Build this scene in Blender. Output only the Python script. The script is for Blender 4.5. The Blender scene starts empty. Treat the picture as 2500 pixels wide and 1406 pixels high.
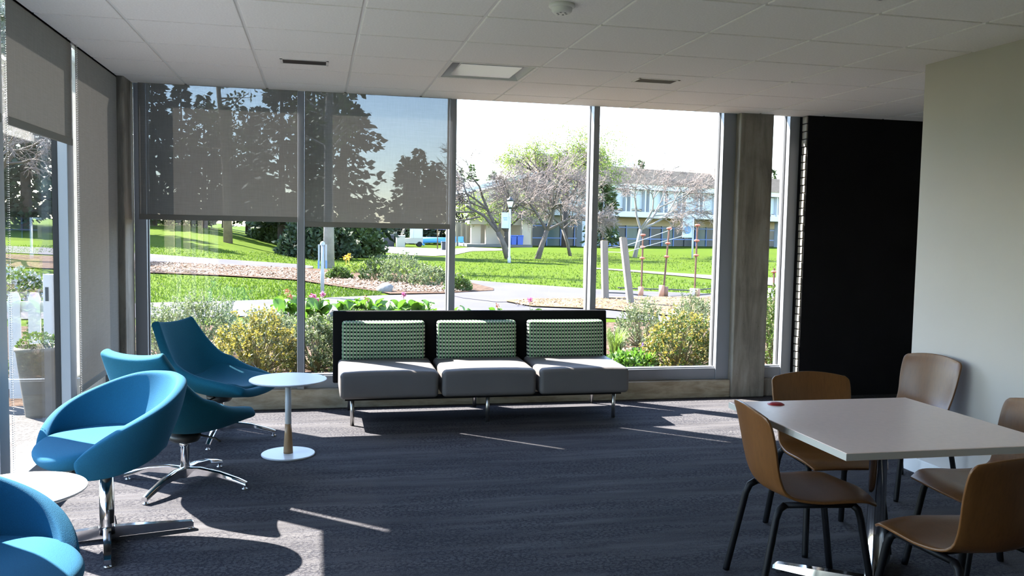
import bpy, math, random
import numpy as np
from mathutils import Vector, Matrix

# ------------------------------------------------------------------ camera
S = bpy.context.scene
COL = S.collection
FPX, YAW, PITCH, ROLL, EYE = 2101.76, 0.2239, 0.0681, 0.0179, 1.5
_f = np.array([math.sin(YAW)*math.cos(PITCH), math.cos(YAW)*math.cos(PITCH), -math.sin(PITCH)])
_r = np.array([math.cos(YAW), -math.sin(YAW), 0.0])
_u = np.cross(_r, _f)
CR = math.cos(ROLL)*_r + math.sin(ROLL)*_u
CU = -math.sin(ROLL)*_r + math.cos(ROLL)*_u
CF = _f
cam = bpy.data.cameras.new('camera')
cam.sensor_fit = 'HORIZONTAL'; cam.sensor_width = 36.0
cam.lens = FPX/2500*36.0
cam.clip_start = 0.05; cam.clip_end = 1000
camo = bpy.data.objects.new('camera', cam); COL.objects.link(camo)
camo.matrix_world = Matrix(((CR[0], CU[0], -CF[0], 0), (CR[1], CU[1], -CF[1], 0), (CR[2], CU[2], -CF[2], EYE), (0, 0, 0, 1)))
S.camera = camo

# ------------------------------------------------------------------ sky, sun, exposure
SUN_EL = math.radians(45.0)
SUN_H = np.array([-0.75, 0.66]); SUN_H = SUN_H/np.linalg.norm(SUN_H)      # horizontal direction towards the sun
w = bpy.data.worlds.new('sky'); S.world = w; w.use_nodes = True
nt = w.node_tree; nt.nodes.clear()
sky = nt.nodes.new('ShaderNodeTexSky'); sky.sky_type = 'NISHITA'; sky.sun_disc = False
sky.sun_elevation = SUN_EL; sky.sun_rotation = math.atan2(SUN_H[0], SUN_H[1])
sky.air_density = 1.0; sky.dust_density = 0.25; sky.ozone_density = 1.0
bg = nt.nodes.new('ShaderNodeBackground'); bg.inputs[1].default_value = 0.40
wo = nt.nodes.new('ShaderNodeOutputWorld')
nt.links.new(sky.outputs[0], bg.inputs[0]); nt.links.new(bg.outputs[0], wo.inputs[0])
sl = bpy.data.lights.new('sun', 'SUN'); sl.energy = 14.5; sl.angle = math.radians(0.53); sl.color = (1.0, 0.95, 0.88)
so = bpy.data.objects.new('sun', sl); COL.objects.link(so)
sd = Vector((SUN_H[0]*math.cos(SUN_EL), SUN_H[1]*math.cos(SUN_EL), math.sin(SUN_EL)))
so.location = sd*60
so.rotation_euler = sd.to_track_quat('Z', 'Y').to_euler()
S.view_settings.view_transform = 'Standard'; S.view_settings.look = 'None'
S.view_settings.gamma = 1.0; S.view_settings.use_curve_mapping = False
S.view_settings.exposure = 1.9
S.cycles.use_denoising = True
S.cycles.max_bounces = 10; S.cycles.diffuse_bounces = 6; S.cycles.transparent_max_bounces = 24
S.cycles.sample_clamp_indirect = 6.0
S.cycles.caustics_reflective = False; S.cycles.caustics_refractive = False

# ------------------------------------------------------------------ materials
MATS = {}
def new_mat(name):
    m = bpy.data.materials.new(name); m.use_nodes = True
    t = m.node_tree; t.nodes.clear()
    o = t.nodes.new('ShaderNodeOutputMaterial')
    MATS[name] = m
    return m, t, o
def N(t, kind, **kw):
    n = t.nodes.new(kind)
    for k, v in kw.items(): setattr(n, k, v)
    return n
def noise(t, co, scale, detail=3, rough=0.5, dist=0.0):
    n = N(t, 'ShaderNodeTexNoise'); n.inputs['Scale'].default_value = scale
    n.inputs['Detail'].default_value = detail; n.inputs['Roughness'].default_value = rough; n.inputs['Distortion'].default_value = dist
    t.links.new(co, n.inputs['Vector']); return n.outputs['Fac']
def ramp(t, fac, stops):
    n = N(t, 'ShaderNodeValToRGB'); e = n.color_ramp.elements
    while len(e) < len(stops): e.new(0.5)
    for el, (p, c) in zip(e, stops): el.position = p; el.color = (*c, 1)
    t.links.new(fac, n.inputs[0]); return n.outputs[0]
def mapping(t, co, scale=(1, 1, 1), rot=(0, 0, 0)):
    n = N(t, 'ShaderNodeMapping'); n.inputs['Scale'].default_value = scale; n.inputs['Rotation'].default_value = rot
    t.links.new(co, n.inputs[0]); return n.outputs[0]
def math_(t, op, a, b=None):
    n = N(t, 'ShaderNodeMath', operation=op)
    for i, v in enumerate((a, b)):
        if v is None: continue
        if isinstance(v, (int, float)): n.inputs[i].default_value = v
        else: t.links.new(v, n.inputs[i])
    return n.outputs[0]
def mixc(t, fac, a, b):
    n = N(t, 'ShaderNodeMix', data_type='RGBA')
    for s, v in ((n.inputs[0], fac), (n.inputs[6], a), (n.inputs[7], b)):
        if isinstance(v, (int, float)): s.default_value = v
        elif isinstance(v, tuple): s.default_value = (*v, 1)
        else: t.links.new(v, s)
    return n.outputs[2]
def bump(t, h, strength, dist, bsdf):
    n = N(t, 'ShaderNodeBump'); n.inputs['Strength'].default_value = strength; n.inputs['Distance'].default_value = dist
    t.links.new(h, n.inputs['Height']); t.links.new(n.outputs[0], bsdf.inputs['Normal'])
def mat(name, col, rough=0.6, metal=0.0, var=0.0, scale=8.0, bmp=0.0, bscale=60.0, bdist=0.004, spec=0.5, stretch=(1, 1, 1), col2=None, sheen=0.0, trans=0.0):
    """plain procedural surface: a colour with noise variation, fine relief"""
    m, t, o = new_mat(name)
    b = N(t, 'ShaderNodeBsdfPrincipled')
    b.inputs['Roughness'].default_value = rough; b.inputs['Metallic'].default_value = metal
    b.inputs['Specular IOR Level'].default_value = spec
    if sheen: b.inputs['Sheen Weight'].default_value = sheen
    tc = N(t, 'ShaderNodeTexCoord').outputs['Object']
    co = mapping(t, tc, stretch)
    if var or col2:
        f = noise(t, co, scale, 4, 0.6)
        c2 = col2 or tuple(max(0, c*(1-var)) for c in col)
        c1 = col if col2 else tuple(min(1, c*(1+var)) for c in col)
        c = ramp(t, f, [(0.32, c2), (0.68, c1)])
        t.links.new(c, b.inputs['Base Color'])
    else: b.inputs['Base Color'].default_value = (*col, 1)
    if bmp: bump(t, noise(t, co, bscale, 2), bmp, bdist, b)
    last = b.outputs[0]
    if trans:                                             # thin leaves let light through
        tr = N(t, 'ShaderNodeBsdfTranslucent'); tr.inputs[0].default_value = (*[min(1, c*1.5) for c in col], 1)
        mx = N(t, 'ShaderNodeMixShader'); mx.inputs[0].default_value = trans
        t.links.new(last, mx.inputs[1]); t.links.new(tr.outputs[0], mx.inputs[2]); last = mx.outputs[0]
    t.links.new(last, o.inputs[0])
    return m

mat('paint_white', (0.52, 0.49, 0.465), 0.6, var=0.02, scale=2, bmp=0.05, bscale=300)
mat('paint_black', (0.006, 0.006, 0.007), 0.75, var=0.2, scale=3, bmp=0.2, bscale=40, spec=0.15)
mat('paint_rear', (0.16, 0.155, 0.15), 0.7, var=0.03, scale=2)
mat('baseboard', (0.78, 0.78, 0.77), 0.5)
mat('tile', (0.92, 0.90, 0.87), 0.9, var=0.05, scale=90, bmp=0.5, bscale=220, bdist=0.003, spec=0.2)
mat('grid_metal', (0.8, 0.8, 0.78), 0.5)
mat('trim_grey', (0.3, 0.31, 0.32), 0.45, 0.4)
mat('aluminium', (0.28, 0.30, 0.335), 0.5, 0.25, var=0.05, scale=3, stretch=(1, 1, 0.2))
mat('gasket', (0.012, 0.012, 0.013), 0.7)
mat('brick_cream', (0.34, 0.315, 0.275), 0.85, var=0.15, scale=20, bmp=0.5, bscale=80)
mat('chrome', (0.78, 0.78, 0.8), 0.12, 1.0)
mat('steel', (0.55, 0.54, 0.52), 0.3, 1.0)
mat('black_metal', (0.004, 0.004, 0.005), 0.5, spec=0.2)
mat('black_plastic', (0.01, 0.01, 0.01), 0.5)
mat('white_laminate', (0.66, 0.66, 0.68), 0.35, var=0.02, scale=3)
mat('table_laminate', (0.92, 0.74, 0.67), 0.3, spec=0.35, var=0.03, scale=40, bmp=0.03, bscale=200)
mat('table_edge', (0.5, 0.49, 0.46), 0.5)
mat('white_enamel', (0.68, 0.7, 0.71), 0.35)
mat('red_rubber', (0.32, 0.01, 0.02), 0.4)
mat('panel_black', (0.006, 0.006, 0.007), 0.8, bmp=0.2, bscale=400, spec=0.15)
mat('vinyl_grey', (0.135, 0.127, 0.124), 0.5, spec=0.25, var=0.03, scale=5, bmp=0.12, bscale=350, bdist=0.002)
mat('plastic_white', (0.75, 0.75, 0.73), 0.4)
mat('fabric_blue', (0.009, 0.090, 0.170), 0.9, var=0.10, scale=260, bmp=0.5, bscale=420, bdist=0.002, sheen=0.0, spec=0.2)
mat('fabric_teal', (0.006, 0.096, 0.155), 0.85, var=0.22, scale=330, bmp=0.5, bscale=420, bdist=0.002, sheen=0.0, spec=0.2)
mat('diffuser', (0.78, 0.77, 0.78), 0.25, spec=0.6)

def wood_mat(name, c1, c2, c3, sc=1.0, rough=0.36):
    m, t, o = new_mat(name)
    b = N(t, 'ShaderNodeBsdfPrincipled'); b.inputs['Roughness'].default_value = rough
    tc = N(t, 'ShaderNodeTexCoord').outputs['Object']
    fine = noise(t, mapping(t, tc, (60*sc, 60*sc, 2.2*sc)), 2.0, 4, 0.65)
    broad = noise(t, mapping(t, tc, (14*sc, 14*sc, 0.6*sc)), 1.2, 2, 0.5, 0.6)
    c = mixc(t, broad, c1, c2)
    c = mixc(t, math_(t, 'MULTIPLY', ramp(t, fine, [(0.45, (0, 0, 0)), (0.75, (1, 1, 1))]), 0.45), c, c3)
    t.links.new(c, b.inputs['Base Color']); bump(t, fine, 0.06, 0.001, b)
    t.links.new(b.outputs[0], o.inputs[0]); return m
wood_mat('plywood', (0.128, 0.050, 0.013), (0.185, 0.079, 0.023), (0.080, 0.030, 0.008))
wood_mat('wood_tan', (0.36, 0.22, 0.11), (0.30, 0.18, 0.085), (0.22, 0.12, 0.055), 2.0)

def concrete_mat(name, c1, c2, c3, st=(7, 7, 0.9)):
    m, t, o = new_mat(name)
    b = N(t, 'ShaderNodeBsdfPrincipled'); b.inputs['Roughness'].default_value = 0.85
    tc = N(t, 'ShaderNodeTexCoord').outputs['Object']
    streak = noise(t, mapping(t, tc, st), 1.4, 5, 0.65, 0.4)
    grain = noise(t, tc, 60, 4, 0.7)
    blot = noise(t, tc, 4.5, 3, 0.6)
    c = ramp(t, streak, [(0.30, c1), (0.52, c2), (0.72, c3)])
    c = mixc(t, math_(t, 'MULTIPLY', ramp(t, blot, [(0.5, (0, 0, 0)), (0.7, (1, 1, 1))]), 0.4), c, c1)
    pits = N(t, 'ShaderNodeTexVoronoi'); pits.inputs['Scale'].default_value = 16; t.links.new(tc, pits.inputs[0])
    pm = ramp(t, pits.outputs['Distance'], [(0.03, (1, 1, 1)), (0.07, (0, 0, 0))])
    c = mixc(t, math_(t, 'MULTIPLY', pm, 0.7), c, tuple(x*0.25 for x in c1))
    t.links.new(c, b.inputs['Base Color']); bump(t, grain, 0.35, 0.004, b)
    t.links.new(b.outputs[0], o.inputs[0]); return m
concrete_mat('concrete', (0.13, 0.115, 0.095), (0.26, 0.24, 0.205), (0.36, 0.34, 0.30))
concrete_mat('concrete_curb', (0.22, 0.175, 0.115), (0.42, 0.37, 0.28), (0.54, 0.50, 0.42), (2.2, 3, 9))

def carpet_mat():
    m, t, o = new_mat('carpet')
    b = N(t, 'ShaderNodeBsdfPrincipled'); b.inputs['Roughness'].default_value = 0.95; b.inputs['Specular IOR Level'].default_value = 0.08
    tc = N(t, 'ShaderNodeTexCoord').outputs['Object']
    band = noise(t, mapping(t, tc, (0.5, 5.0, 1)), 1.5, 5, 0.62)             # long streaks across the room
    band2 = noise(t, mapping(t, tc, (1.3, 22, 1)), 1.5, 3, 0.6)
    sw = N(t, 'ShaderNodeTexNoise'); sw.inputs['Scale'].default_value = 22; t.links.new(tc, sw.inputs['Vector'])
    mx = N(t, 'ShaderNodeMix', data_type='VECTOR'); mx.inputs[0].default_value = 0.025
    t.links.new(tc, mx.inputs[4]); t.links.new(sw.outputs['Color'], mx.inputs[5])
    vor = N(t, 'ShaderNodeTexVoronoi', feature='DISTANCE_TO_EDGE'); vor.inputs['Scale'].default_value = 40
    t.links.new(mapping(t, mx.outputs[1], (0.85, 1.2, 1)), vor.inputs['Vector'])
    crack = ramp(t, vor.outputs['Distance'], [(0.07, (1, 1, 1)), (0.24, (0, 0, 0))])
    gaps = ramp(t, noise(t, tc, 55, 2, 0.6), [(0.36, (0, 0, 0)), (0.50, (1, 1, 1))])
    zone = ramp(t, noise(t, mapping(t, tc, (0.55, 3.6, 1)), 1.5, 4, 0.65), [(0.41, (0, 0, 0)), (0.54, (1, 1, 1))])
    peb = math_(t, 'MULTIPLY', math_(t, 'MULTIPLY', crack, gaps), zone)
    base = ramp(t, band, [(0.30, (0.043, 0.041, 0.043)), (0.52, (0.074, 0.071, 0.073)), (0.72, (0.110, 0.106, 0.108))])
    base = mixc(t, math_(t, 'MULTIPLY', ramp(t, band2, [(0.47, (0, 0, 0)), (0.66, (1, 1, 1))]), 0.5), base, (0.055, 0.056, 0.066))
    base = mixc(t, math_(t, 'MULTIPLY', peb, 0.85), base, (0.022, 0.022, 0.028))
    pile = noise(t, tc, 300, 2, 0.6)
    base = mixc(t, ramp(t, pile, [(0.35, (0.45, 0.45, 0.45)), (0.6, (0, 0, 0))]), base, (0.018, 0.018, 0.024))
    speck = ramp(t, noise(t, tc, 230, 2, 0.7), [(0.58, (0, 0, 0)), (0.72, (1, 1, 1))])
    base = mixc(t, math_(t, 'MULTIPLY', speck, 0.55), base, (0.22, 0.22, 0.235))
    t.links.new(base, b.inputs['Base Color'])
    bump(t, math_(t, 'SUBTRACT', math_(t, 'MULTIPLY', pile, 0.6), math_(t, 'MULTIPLY', peb, 0.6)), 0.5, 0.006, b)
    t.links.new(b.outputs[0], o.inputs[0])
carpet_mat()

def glass_mat():
    m, t, o = new_mat('window_glass')
    tr = N(t, 'ShaderNodeBsdfTransparent'); tr.inputs[0].default_value = (0.965, 0.965, 0.965, 1)
    gl = N(t, 'ShaderNodeBsdfGlossy'); gl.inputs['Roughness'].default_value = 0.01
    lw = N(t, 'ShaderNodeLayerWeight'); lw.inputs[0].default_value = 0.5
    fr = math_(t, 'ADD', math_(t, 'MULTIPLY', math_(t, 'POWER', lw.outputs['Facing'], 5.0), 0.9), 0.035)
    mx = N(t, 'ShaderNodeMixShader')
    t.links.new(fr, mx.inputs[0]); t.links.new(tr.outputs[0], mx.inputs[1]); t.links.new(gl.outputs[0], mx.inputs[2])
    t.links.new(mx.outputs[0], o.inputs[0])
glass_mat()

def shade_mat():
    m, t, o = new_mat('shade_fabric')                      # open weave screen cloth
    tc = N(t, 'ShaderNodeTexCoord').outputs['Object']
    var = noise(t, mapping(t, tc, (40, 40, 3)), 3, 3, 0.6)
    var2 = noise(t, mapping(t, tc, (3, 3, 40)), 3, 3, 0.6)
    c = ramp(t, math_(t, 'MULTIPLY', math_(t, 'ADD', var, var2), 0.5), [(0.3, (0.215, 0.207, 0.196)), (0.7, (0.262, 0.254, 0.241))])
    d = N(t, 'ShaderNodeBsdfDiffuse'); t.links.new(c, d.inputs[0])
    tl = N(t, 'ShaderNodeBsdfTranslucent'); tl.inputs[0].default_value = (0.21, 0.2, 0.185, 1)
    ad = N(t, 'ShaderNodeMixShader'); ad.inputs[0].default_value = 0.045
    t.links.new(d.outputs[0], ad.inputs[1]); t.links.new(tl.outputs[0], ad.inputs[2])
    tr = N(t, 'ShaderNodeBsdfTransparent'); tr.inputs[0].default_value = (0.84, 0.91, 1.0, 1)
    # yarns of a thick weave close up when looked through at a slant
    lw = N(t, 'ShaderNodeLayerWeight'); lw.inputs[0].default_value = 0.5
    op = math_(t, 'MULTIPLY', math_(t, 'MAXIMUM', math_(t, 'SUBTRACT', 1.0, math_(t, 'MULTIPLY', lw.outputs['Facing'], 1.85)), 0.0), 0.066)
    mx = N(t, 'ShaderNodeMixShader'); t.links.new(op, mx.inputs[0])
    t.links.new(ad.outputs[0], mx.inputs[1]); t.links.new(tr.outputs[0], mx.inputs[2]); t.links.new(mx.outputs[0], o.inputs[0])
shade_mat()
mat('shade_hem', (0.2, 0.195, 0.18), 0.8)

def cushion_mat():
    m, t, o = new_mat('cushion_weave')
    b = N(t, 'ShaderNodeBsdfPrincipled'); b.inputs['Roughness'].default_value = 0.85; b.inputs['Specular IOR Level'].default_value = 0.2
    tc = N(t, 'ShaderNodeTexCoord').outputs['Object']
    sx = N(t, 'ShaderNodeSeparateXYZ'); t.links.new(tc, sx.inputs[0])
    u = math_(t, 'FRACT', math_(t, 'MULTIPLY', math_(t, 'ADD', sx.outputs[0], 10), 1/0.0265))
    v = math_(t, 'FRACT', math_(t, 'MULTIPLY', math_(t, 'ADD', sx.outputs[2], 10), 1/0.030))
    inu = math_(t, 'LESS_THAN', u, 0.56)
    blk = math_(t, 'MULTIPLY', inu, math_(t, 'LESS_THAN', v, 0.46))
    pal = math_(t, 'MULTIPLY', inu, math_(t, 'GREATER_THAN', v, 0.60))
    c = mixc(t, inu, (0.16, 0.29, 0.155), (0.33, 0.42, 0.27))
    c = mixc(t, pal, c, (0.50, 0.50, 0.40))
    c = mixc(t, blk, c, (0.012, 0.014, 0.02))
    t.links.new(c, b.inputs['Base Color']); bump(t, noise(t, tc, 400, 2), 0.3, 0.002, b)
    t.links.new(b.outputs[0], o.inputs[0])
cushion_mat()

# outdoor surfaces
def two_noise(name, a, b_, c_, s1, s2, rough=0.95, bmp=0.5, bd=0.03, k=0.29):
    a, b_, c_ = (tuple(k*x for x in q) for q in (a, b_, c_))
    m, t, o = new_mat(name)
    b = N(t, 'ShaderNodeBsdfPrincipled'); b.inputs['Roughness'].default_value = rough; b.inputs['Specular IOR Level'].default_value = 0.04
    tc = N(t, 'ShaderNodeTexCoord').outputs['Object']
    f1 = noise(t, tc, s1, 4, 0.6); f2 = noise(t, tc, s2, 3, 0.7)
    c = ramp(t, f1, [(0.32, a), (0.66, b_)])
    c = mixc(t, ramp(t, f2, [(0.46, (0, 0, 0)), (0.68, (1, 1, 1))]), c, c_)
    t.links.new(c, b.inputs['Base Color'])
    if bmp: bump(t, f2, bmp, bd, b)
    t.links.new(b.outputs[0], o.inputs[0])
two_noise('lawn', (0.092, 0.175, 0.004), (0.138, 0.226, 0.007), (0.168, 0.245, 0.010), 0.35, 5.0, bmp=0.6, bd=0.06)
two_noise('asphalt', (0.21, 0.205, 0.23), (0.27, 0.26, 0.285), (0.235, 0.225, 0.25), 0.5, 18, bmp=0.2, bd=0.01)
two_noise('pale_path', (0.42, 0.41, 0.40), (0.5, 0.485, 0.47), (0.46, 0.45, 0.44), 0.5, 18, bmp=0.1, bd=0.01)
two_noise('mulch', (0.20, 0.125, 0.085), (0.34, 0.235, 0.17), (0.10, 0.06, 0.045), 3.0, 9.0, bmp=0.9, bd=0.05)
two_noise('soil', (0.34, 0.24, 0.14), (0.44, 0.33, 0.21), (0.25, 0.165, 0.10), 1.2, 8.0, bmp=0.7, bd=0.04)
two_noise('gravel', (0.36, 0.345, 0.33), (0.50, 0.48, 0.46), (0.24, 0.225, 0.21), 2.0, 45, bmp=0.6, bd=0.015)
mat('chip_light', (0.20, 0.145, 0.105), 0.9, var=0.35, scale=3)
mat('grass_blade', (0.038, 0.072, 0.002), 0.8, col2=(0.056, 0.088, 0.004), scale=0.8, trans=0.3)
mat('leaf_conifer', (0.014, 0.028, 0.010), 0.7, col2=(0.028, 0.048, 0.016), scale=1.5, trans=0.15)
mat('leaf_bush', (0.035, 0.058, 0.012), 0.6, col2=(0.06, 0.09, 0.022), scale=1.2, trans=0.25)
mat('leaf_spring', (0.115, 0.17, 0.022), 0.6, col2=(0.17, 0.215, 0.045), scale=1.0, trans=0.4)
mat('leaf_grey', (0.095, 0.122, 0.045), 0.7, col2=(0.16, 0.185, 0.09), scale=5, trans=0.25)
mat('leaf_gold', (0.125, 0.122, 0.02), 0.55, col2=(0.075, 0.10, 0.02), scale=7, trans=0.3)
mat('leaf_gold_tip', (0.23, 0.185, 0.03), 0.55, col2=(0.155, 0.155, 0.035), scale=9, trans=0.3)
mat('leaf_lush', (0.060, 0.135, 0.013), 0.5, col2=(0.11, 0.19, 0.028), scale=8, trans=0.35)
mat('leaf_hedge', (0.05, 0.088, 0.012), 0.55, col2=(0.095, 0.135, 0.022), scale=6, trans=0.3)
mat('tuft_green', (0.095, 0.155, 0.02), 0.6, col2=(0.16, 0.21, 0.045), scale=6, trans=0.35)
mat('flower_pink', (0.40, 0.11, 0.22), 0.6, var=0.15, scale=30, trans=0.3)
mat('flower_rust', (0.42, 0.15, 0.08), 0.7, var=0.2, scale=30)
mat('flower_purple', (0.32, 0.16, 0.5), 0.7)
mat('flower_white', (0.35, 0.35, 0.34), 0.7)
mat('stem', (0.16, 0.14, 0.06), 0.8)
mat('bark_dark', (0.055, 0.042, 0.035), 0.9, var=0.3, scale=3, bmp=0.6, bscale=12, bdist=0.03)
mat('bark_grey', (0.085, 0.070, 0.060), 0.9, var=0.25, scale=3, bmp=0.5, bscale=12, bdist=0.03)
mat('bark_pale', (0.19, 0.175, 0.165), 0.85, var=0.2, scale=2.5, bmp=0.4, bscale=10, bdist=0.02)
mat('bark_tan', (0.14, 0.105, 0.06), 0.85, var=0.25, scale=2.5, bmp=0.4, bscale=10, bdist=0.02)
mat('twig', (0.165, 0.130, 0.118), 0.9, var=0.2, scale=1)
mat('stone', (0.17, 0.16, 0.15), 0.9, var=0.2, scale=9, bmp=0.5, bscale=20, bdist=0.01)
mat('weathered_wood', (0.145, 0.122, 0.105), 0.85, var=0.15, scale=4, stretch=(8, 8, 0.6), bmp=0.3)
mat('white_fence', (0.5, 0.5, 0.51), 0.55)
mat('rust', (0.085, 0.034, 0.018), 0.75, var=0.25, scale=20)
mat('insulator', (0.30, 0.075, 0.042), 0.5)
mat('guard_pink', (0.40, 0.22, 0.145), 0.6, trans=0.2)
mat('guard_brown', (0.16, 0.08, 0.048), 0.7)
mat('guard_white', (0.45, 0.39, 0.33), 0.6)
mat('wire', (0.55, 0.55, 0.55), 0.4, 0.8)
mat('hose', (0.02, 0.02, 0.02), 0.6)
mat('post_grey', (0.28, 0.30, 0.31), 0.5, 0.2)
mat('sign_blue', (0.10, 0.18, 0.34), 0.5)
mat('banner_white', (0.40, 0.44, 0.49), 0.7)
mat('banner_blue', (0.13, 0.22, 0.36), 0.7)
mat('lamp_black', (0.02, 0.022, 0.025), 0.5)
mat('lamp_glass', (0.75, 0.78, 0.78), 0.2)
mat('bin_blue', (0.035, 0.09, 0.40), 0.5)
mat('bin_dark', (0.03, 0.035, 0.045), 0.6)
mat('utility_green', (0.07, 0.14, 0.085), 0.6)
mat('cart_cream', (0.42, 0.39, 0.33), 0.5)
mat('tarp_blue', (0.08, 0.30, 0.78), 0.45)
mat('bollard_yellow', (0.70, 0.42, 0.05), 0.6)
mat('tyre', (0.015, 0.015, 0.016), 0.9)
mat('clear_plastic', (0.55, 0.57, 0.58), 0.3)
mat('wall_ext', (0.33, 0.375, 0.41), 0.8, var=0.04, scale=0.4)
mat('panel_ext', (0.37, 0.415, 0.45), 0.75, var=0.05, scale=0.5)
mat('fascia_ext', (0.45, 0.47, 0.49), 0.7)
mat('soffit_ext', (0.30, 0.26, 0.18), 0.8)
mat('pane_dark', (0.022, 0.034, 0.046), 0.3, spec=0.2)
mat('pane_teal', (0.05, 0.09, 0.095), 0.3, spec=0.2)
mat('cream_ext', (0.42, 0.36, 0.285), 0.85, var=0.05, scale=0.5)
mat('frame_blue', (0.06, 0.14, 0.36), 0.5)
mat('pot', (0.11, 0.10, 0.085), 0.8, var=0.2, scale=6, bmp=0.2)
mat('umbrella', (0.15, 0.14, 0.19), 0.8)
def shingle_mat():
    m, t, o = new_mat('shingle')
    b = N(t, 'ShaderNodeBsdfPrincipled'); b.inputs['Roughness'].default_value = 0.9
    tc = N(t, 'ShaderNodeTexCoord').outputs['Object']
    f = noise(t, mapping(t, tc, (1.2, 1.2, 3)), 1.5, 4, 0.7)
    t.links.new(ramp(t, f, [(0.3, (0.185, 0.135, 0.108)), (0.7, (0.26, 0.20, 0.165))]), b.inputs['Base Color'])
    t.links.new(b.outputs[0], o.inputs[0])
shingle_mat()

# ------------------------------------------------------------------ mesh helpers
class MB:
    """collects vertices and faces; build() makes ONE mesh object"""
    def __init__(s): s.v = []; s.f = []
    def add(s, verts, faces):
        o = len(s.v); s.v.extend([tuple(map(float, p)) for p in verts]); s.f.extend([tuple(i+o for i in q) for q in faces]); return s
    def box(s, a, b):
        (x0, y0, z0), (x1, y1, z1) = a, b
        return s.add([(x0, y0, z0), (x1, y0, z0), (x1, y1, z0), (x0, y1, z0), (x0, y0, z1), (x1, y0, z1), (x1, y1, z1), (x0, y1, z1)],
                     [(0, 3, 2, 1), (4, 5, 6, 7), (0, 1, 5, 4), (1, 2, 6, 5), (2, 3, 7, 6), (3, 0, 4, 7)])
    def rbox(s, a, b, r=0.005, seg=1, fn=None, mid=0):
        """rounded box; mid = extra inner cuts; fn bends each point"""
        a = np.array(a, float); b = np.array(b, float); c = (a+b)/2; h = (b-a)/2
        r = min(r, *(h*0.98))
        ax = []
        for k in range(3):
            e = [r*(1-math.tan((1-j/seg)*math.pi/4)) if seg > 1 else r*j for j in range(seg+1)]
            inner = list(np.linspace(-h[k]+r, h[k]-r, mid+2))[1:-1]
            ax.append([-h[k]+q for q in e] + inner + [h[k]-q for q in reversed(e)])
        idx = {}
        V = []
        def vid(i, j, k):
            if (i, j, k) not in idx:
                p = np.array([ax[0][i], ax[1][j], ax[2][k]]); q = np.clip(p, -(h-r), h-r); d = p-q; n = np.linalg.norm(d)
                p = q + (d/n*r if n > 1e-9 else 0) + c
                if fn: p = fn(p)
                idx[(i, j, k)] = len(V); V.append(p)
            return idx[(i, j, k)]
        F = []; L = [len(x) for x in ax]
        for i in range(L[0]-1):
            for j in range(L[1]-1):
                F.append((vid(i, j, 0), vid(i, j+1, 0), vid(i+1, j+1, 0), vid(i+1, j, 0)))
                k = L[2]-1; F.append((vid(i, j, k), vid(i+1, j, k), vid(i+1, j+1, k), vid(i, j+1, k)))
        for i in range(L[0]-1):
            for k in range(L[2]-1):
                F.append((vid(i, 0, k), vid(i+1, 0, k), vid(i+1, 0, k+1), vid(i, 0, k+1)))
                j = L[1]-1; F.append((vid(i, j, k), vid(i, j, k+1), vid(i+1, j, k+1), vid(i+1, j, k)))
        for j in range(L[1]-1):
            for k in range(L[2]-1):
                F.append((vid(0, j, k), vid(0, j, k+1), vid(0, j+1, k+1), vid(0, j+1, k)))
                i = L[0]-1; F.append((vid(i, j, k), vid(i, j+1, k), vid(i, j+1, k+1), vid(i, j, k+1)))
        return s.add(V, F)
    def tube(s, pts, r, n=8, caps=True):
        pts = [np.array(p, float) for p in pts]; m = len(pts)
        rs = r if isinstance(r, (list, tuple)) else [r]*m
        V = []; ref = None
        for i, p in enumerate(pts):
            d = pts[min(i+1, m-1)]-pts[max(i-1, 0)]; d /= (np.linalg.norm(d)+1e-12)
            if ref is None:
                ref = np.array([1, 0, 0]) if abs(d[0]) < 0.8 else np.array([0, 1, 0])
            x = ref-d*np.dot(ref, d); x /= (np.linalg.norm(x)+1e-12); y = np.cross(d, x); ref = x
            for k in range(n):
                a = 2*math.pi*k/n; V.append(p+rs[i]*(math.cos(a)*x+math.sin(a)*y))
        F = [(i*n+k, i*n+(k+1) % n, (i+1)*n+(k+1) % n, (i+1)*n+k) for i in range(m-1) for k in range(n)]
        if caps: F.append(tuple(range(n-1, -1, -1))); F.append(tuple((m-1)*n+k for k in range(n)))
        return s.add(V, F)
    def lathe(s, prof, n=32, c=(0, 0, 0), caps=True):
        V = []; m = len(prof)
        for r, z in prof:
            for k in range(n):
                a = 2*math.pi*k/n; V.append((c[0]+r*math.cos(a), c[1]+r*math.sin(a), c[2]+z))
        F = [(i*n+k, i*n+(k+1) % n, (i+1)*n+(k+1) % n, (i+1)*n+k) for i in range(m-1) for k in range(n)]
        if caps: F.append(tuple(range(n-1, -1, -1))); F.append(tuple((m-1)*n+k for k in range(n)))
        return s.add(V, F)
    def grid(s, P):
        """P[i][j] -> point"""
        a = len(P); b = len(P[0])
        return s.add([p for row in P for p in row], [(i*b+j, i*b+j+1, (i+1)*b+j+1, (i+1)*b+j) for i in range(a-1) for j in range(b-1)])
    def mesh(s, name, smooth=False):
        me = bpy.data.meshes.new(name); me.from_pydata(s.v, [], s.f); me.validate()
        if smooth: me.polygons.foreach_set('use_smooth', [True]*len(me.polygons))
        me.update(); return me
def link(name, me, material=None, parent=None):
    o = bpy.data.objects.new(name, me); COL.objects.link(o)
    if material and not me.materials: me.materials.append(MATS[material])
    if parent: o.parent = parent
    return o
def build(mb, name, material, parent=None, smooth=False): return link(name, mb.mesh(name, smooth), material, parent)
def tag(o, label, cat, group=None):
    o['label'] = label; o['category'] = cat
    if group: o['group'] = group
    return o
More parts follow.
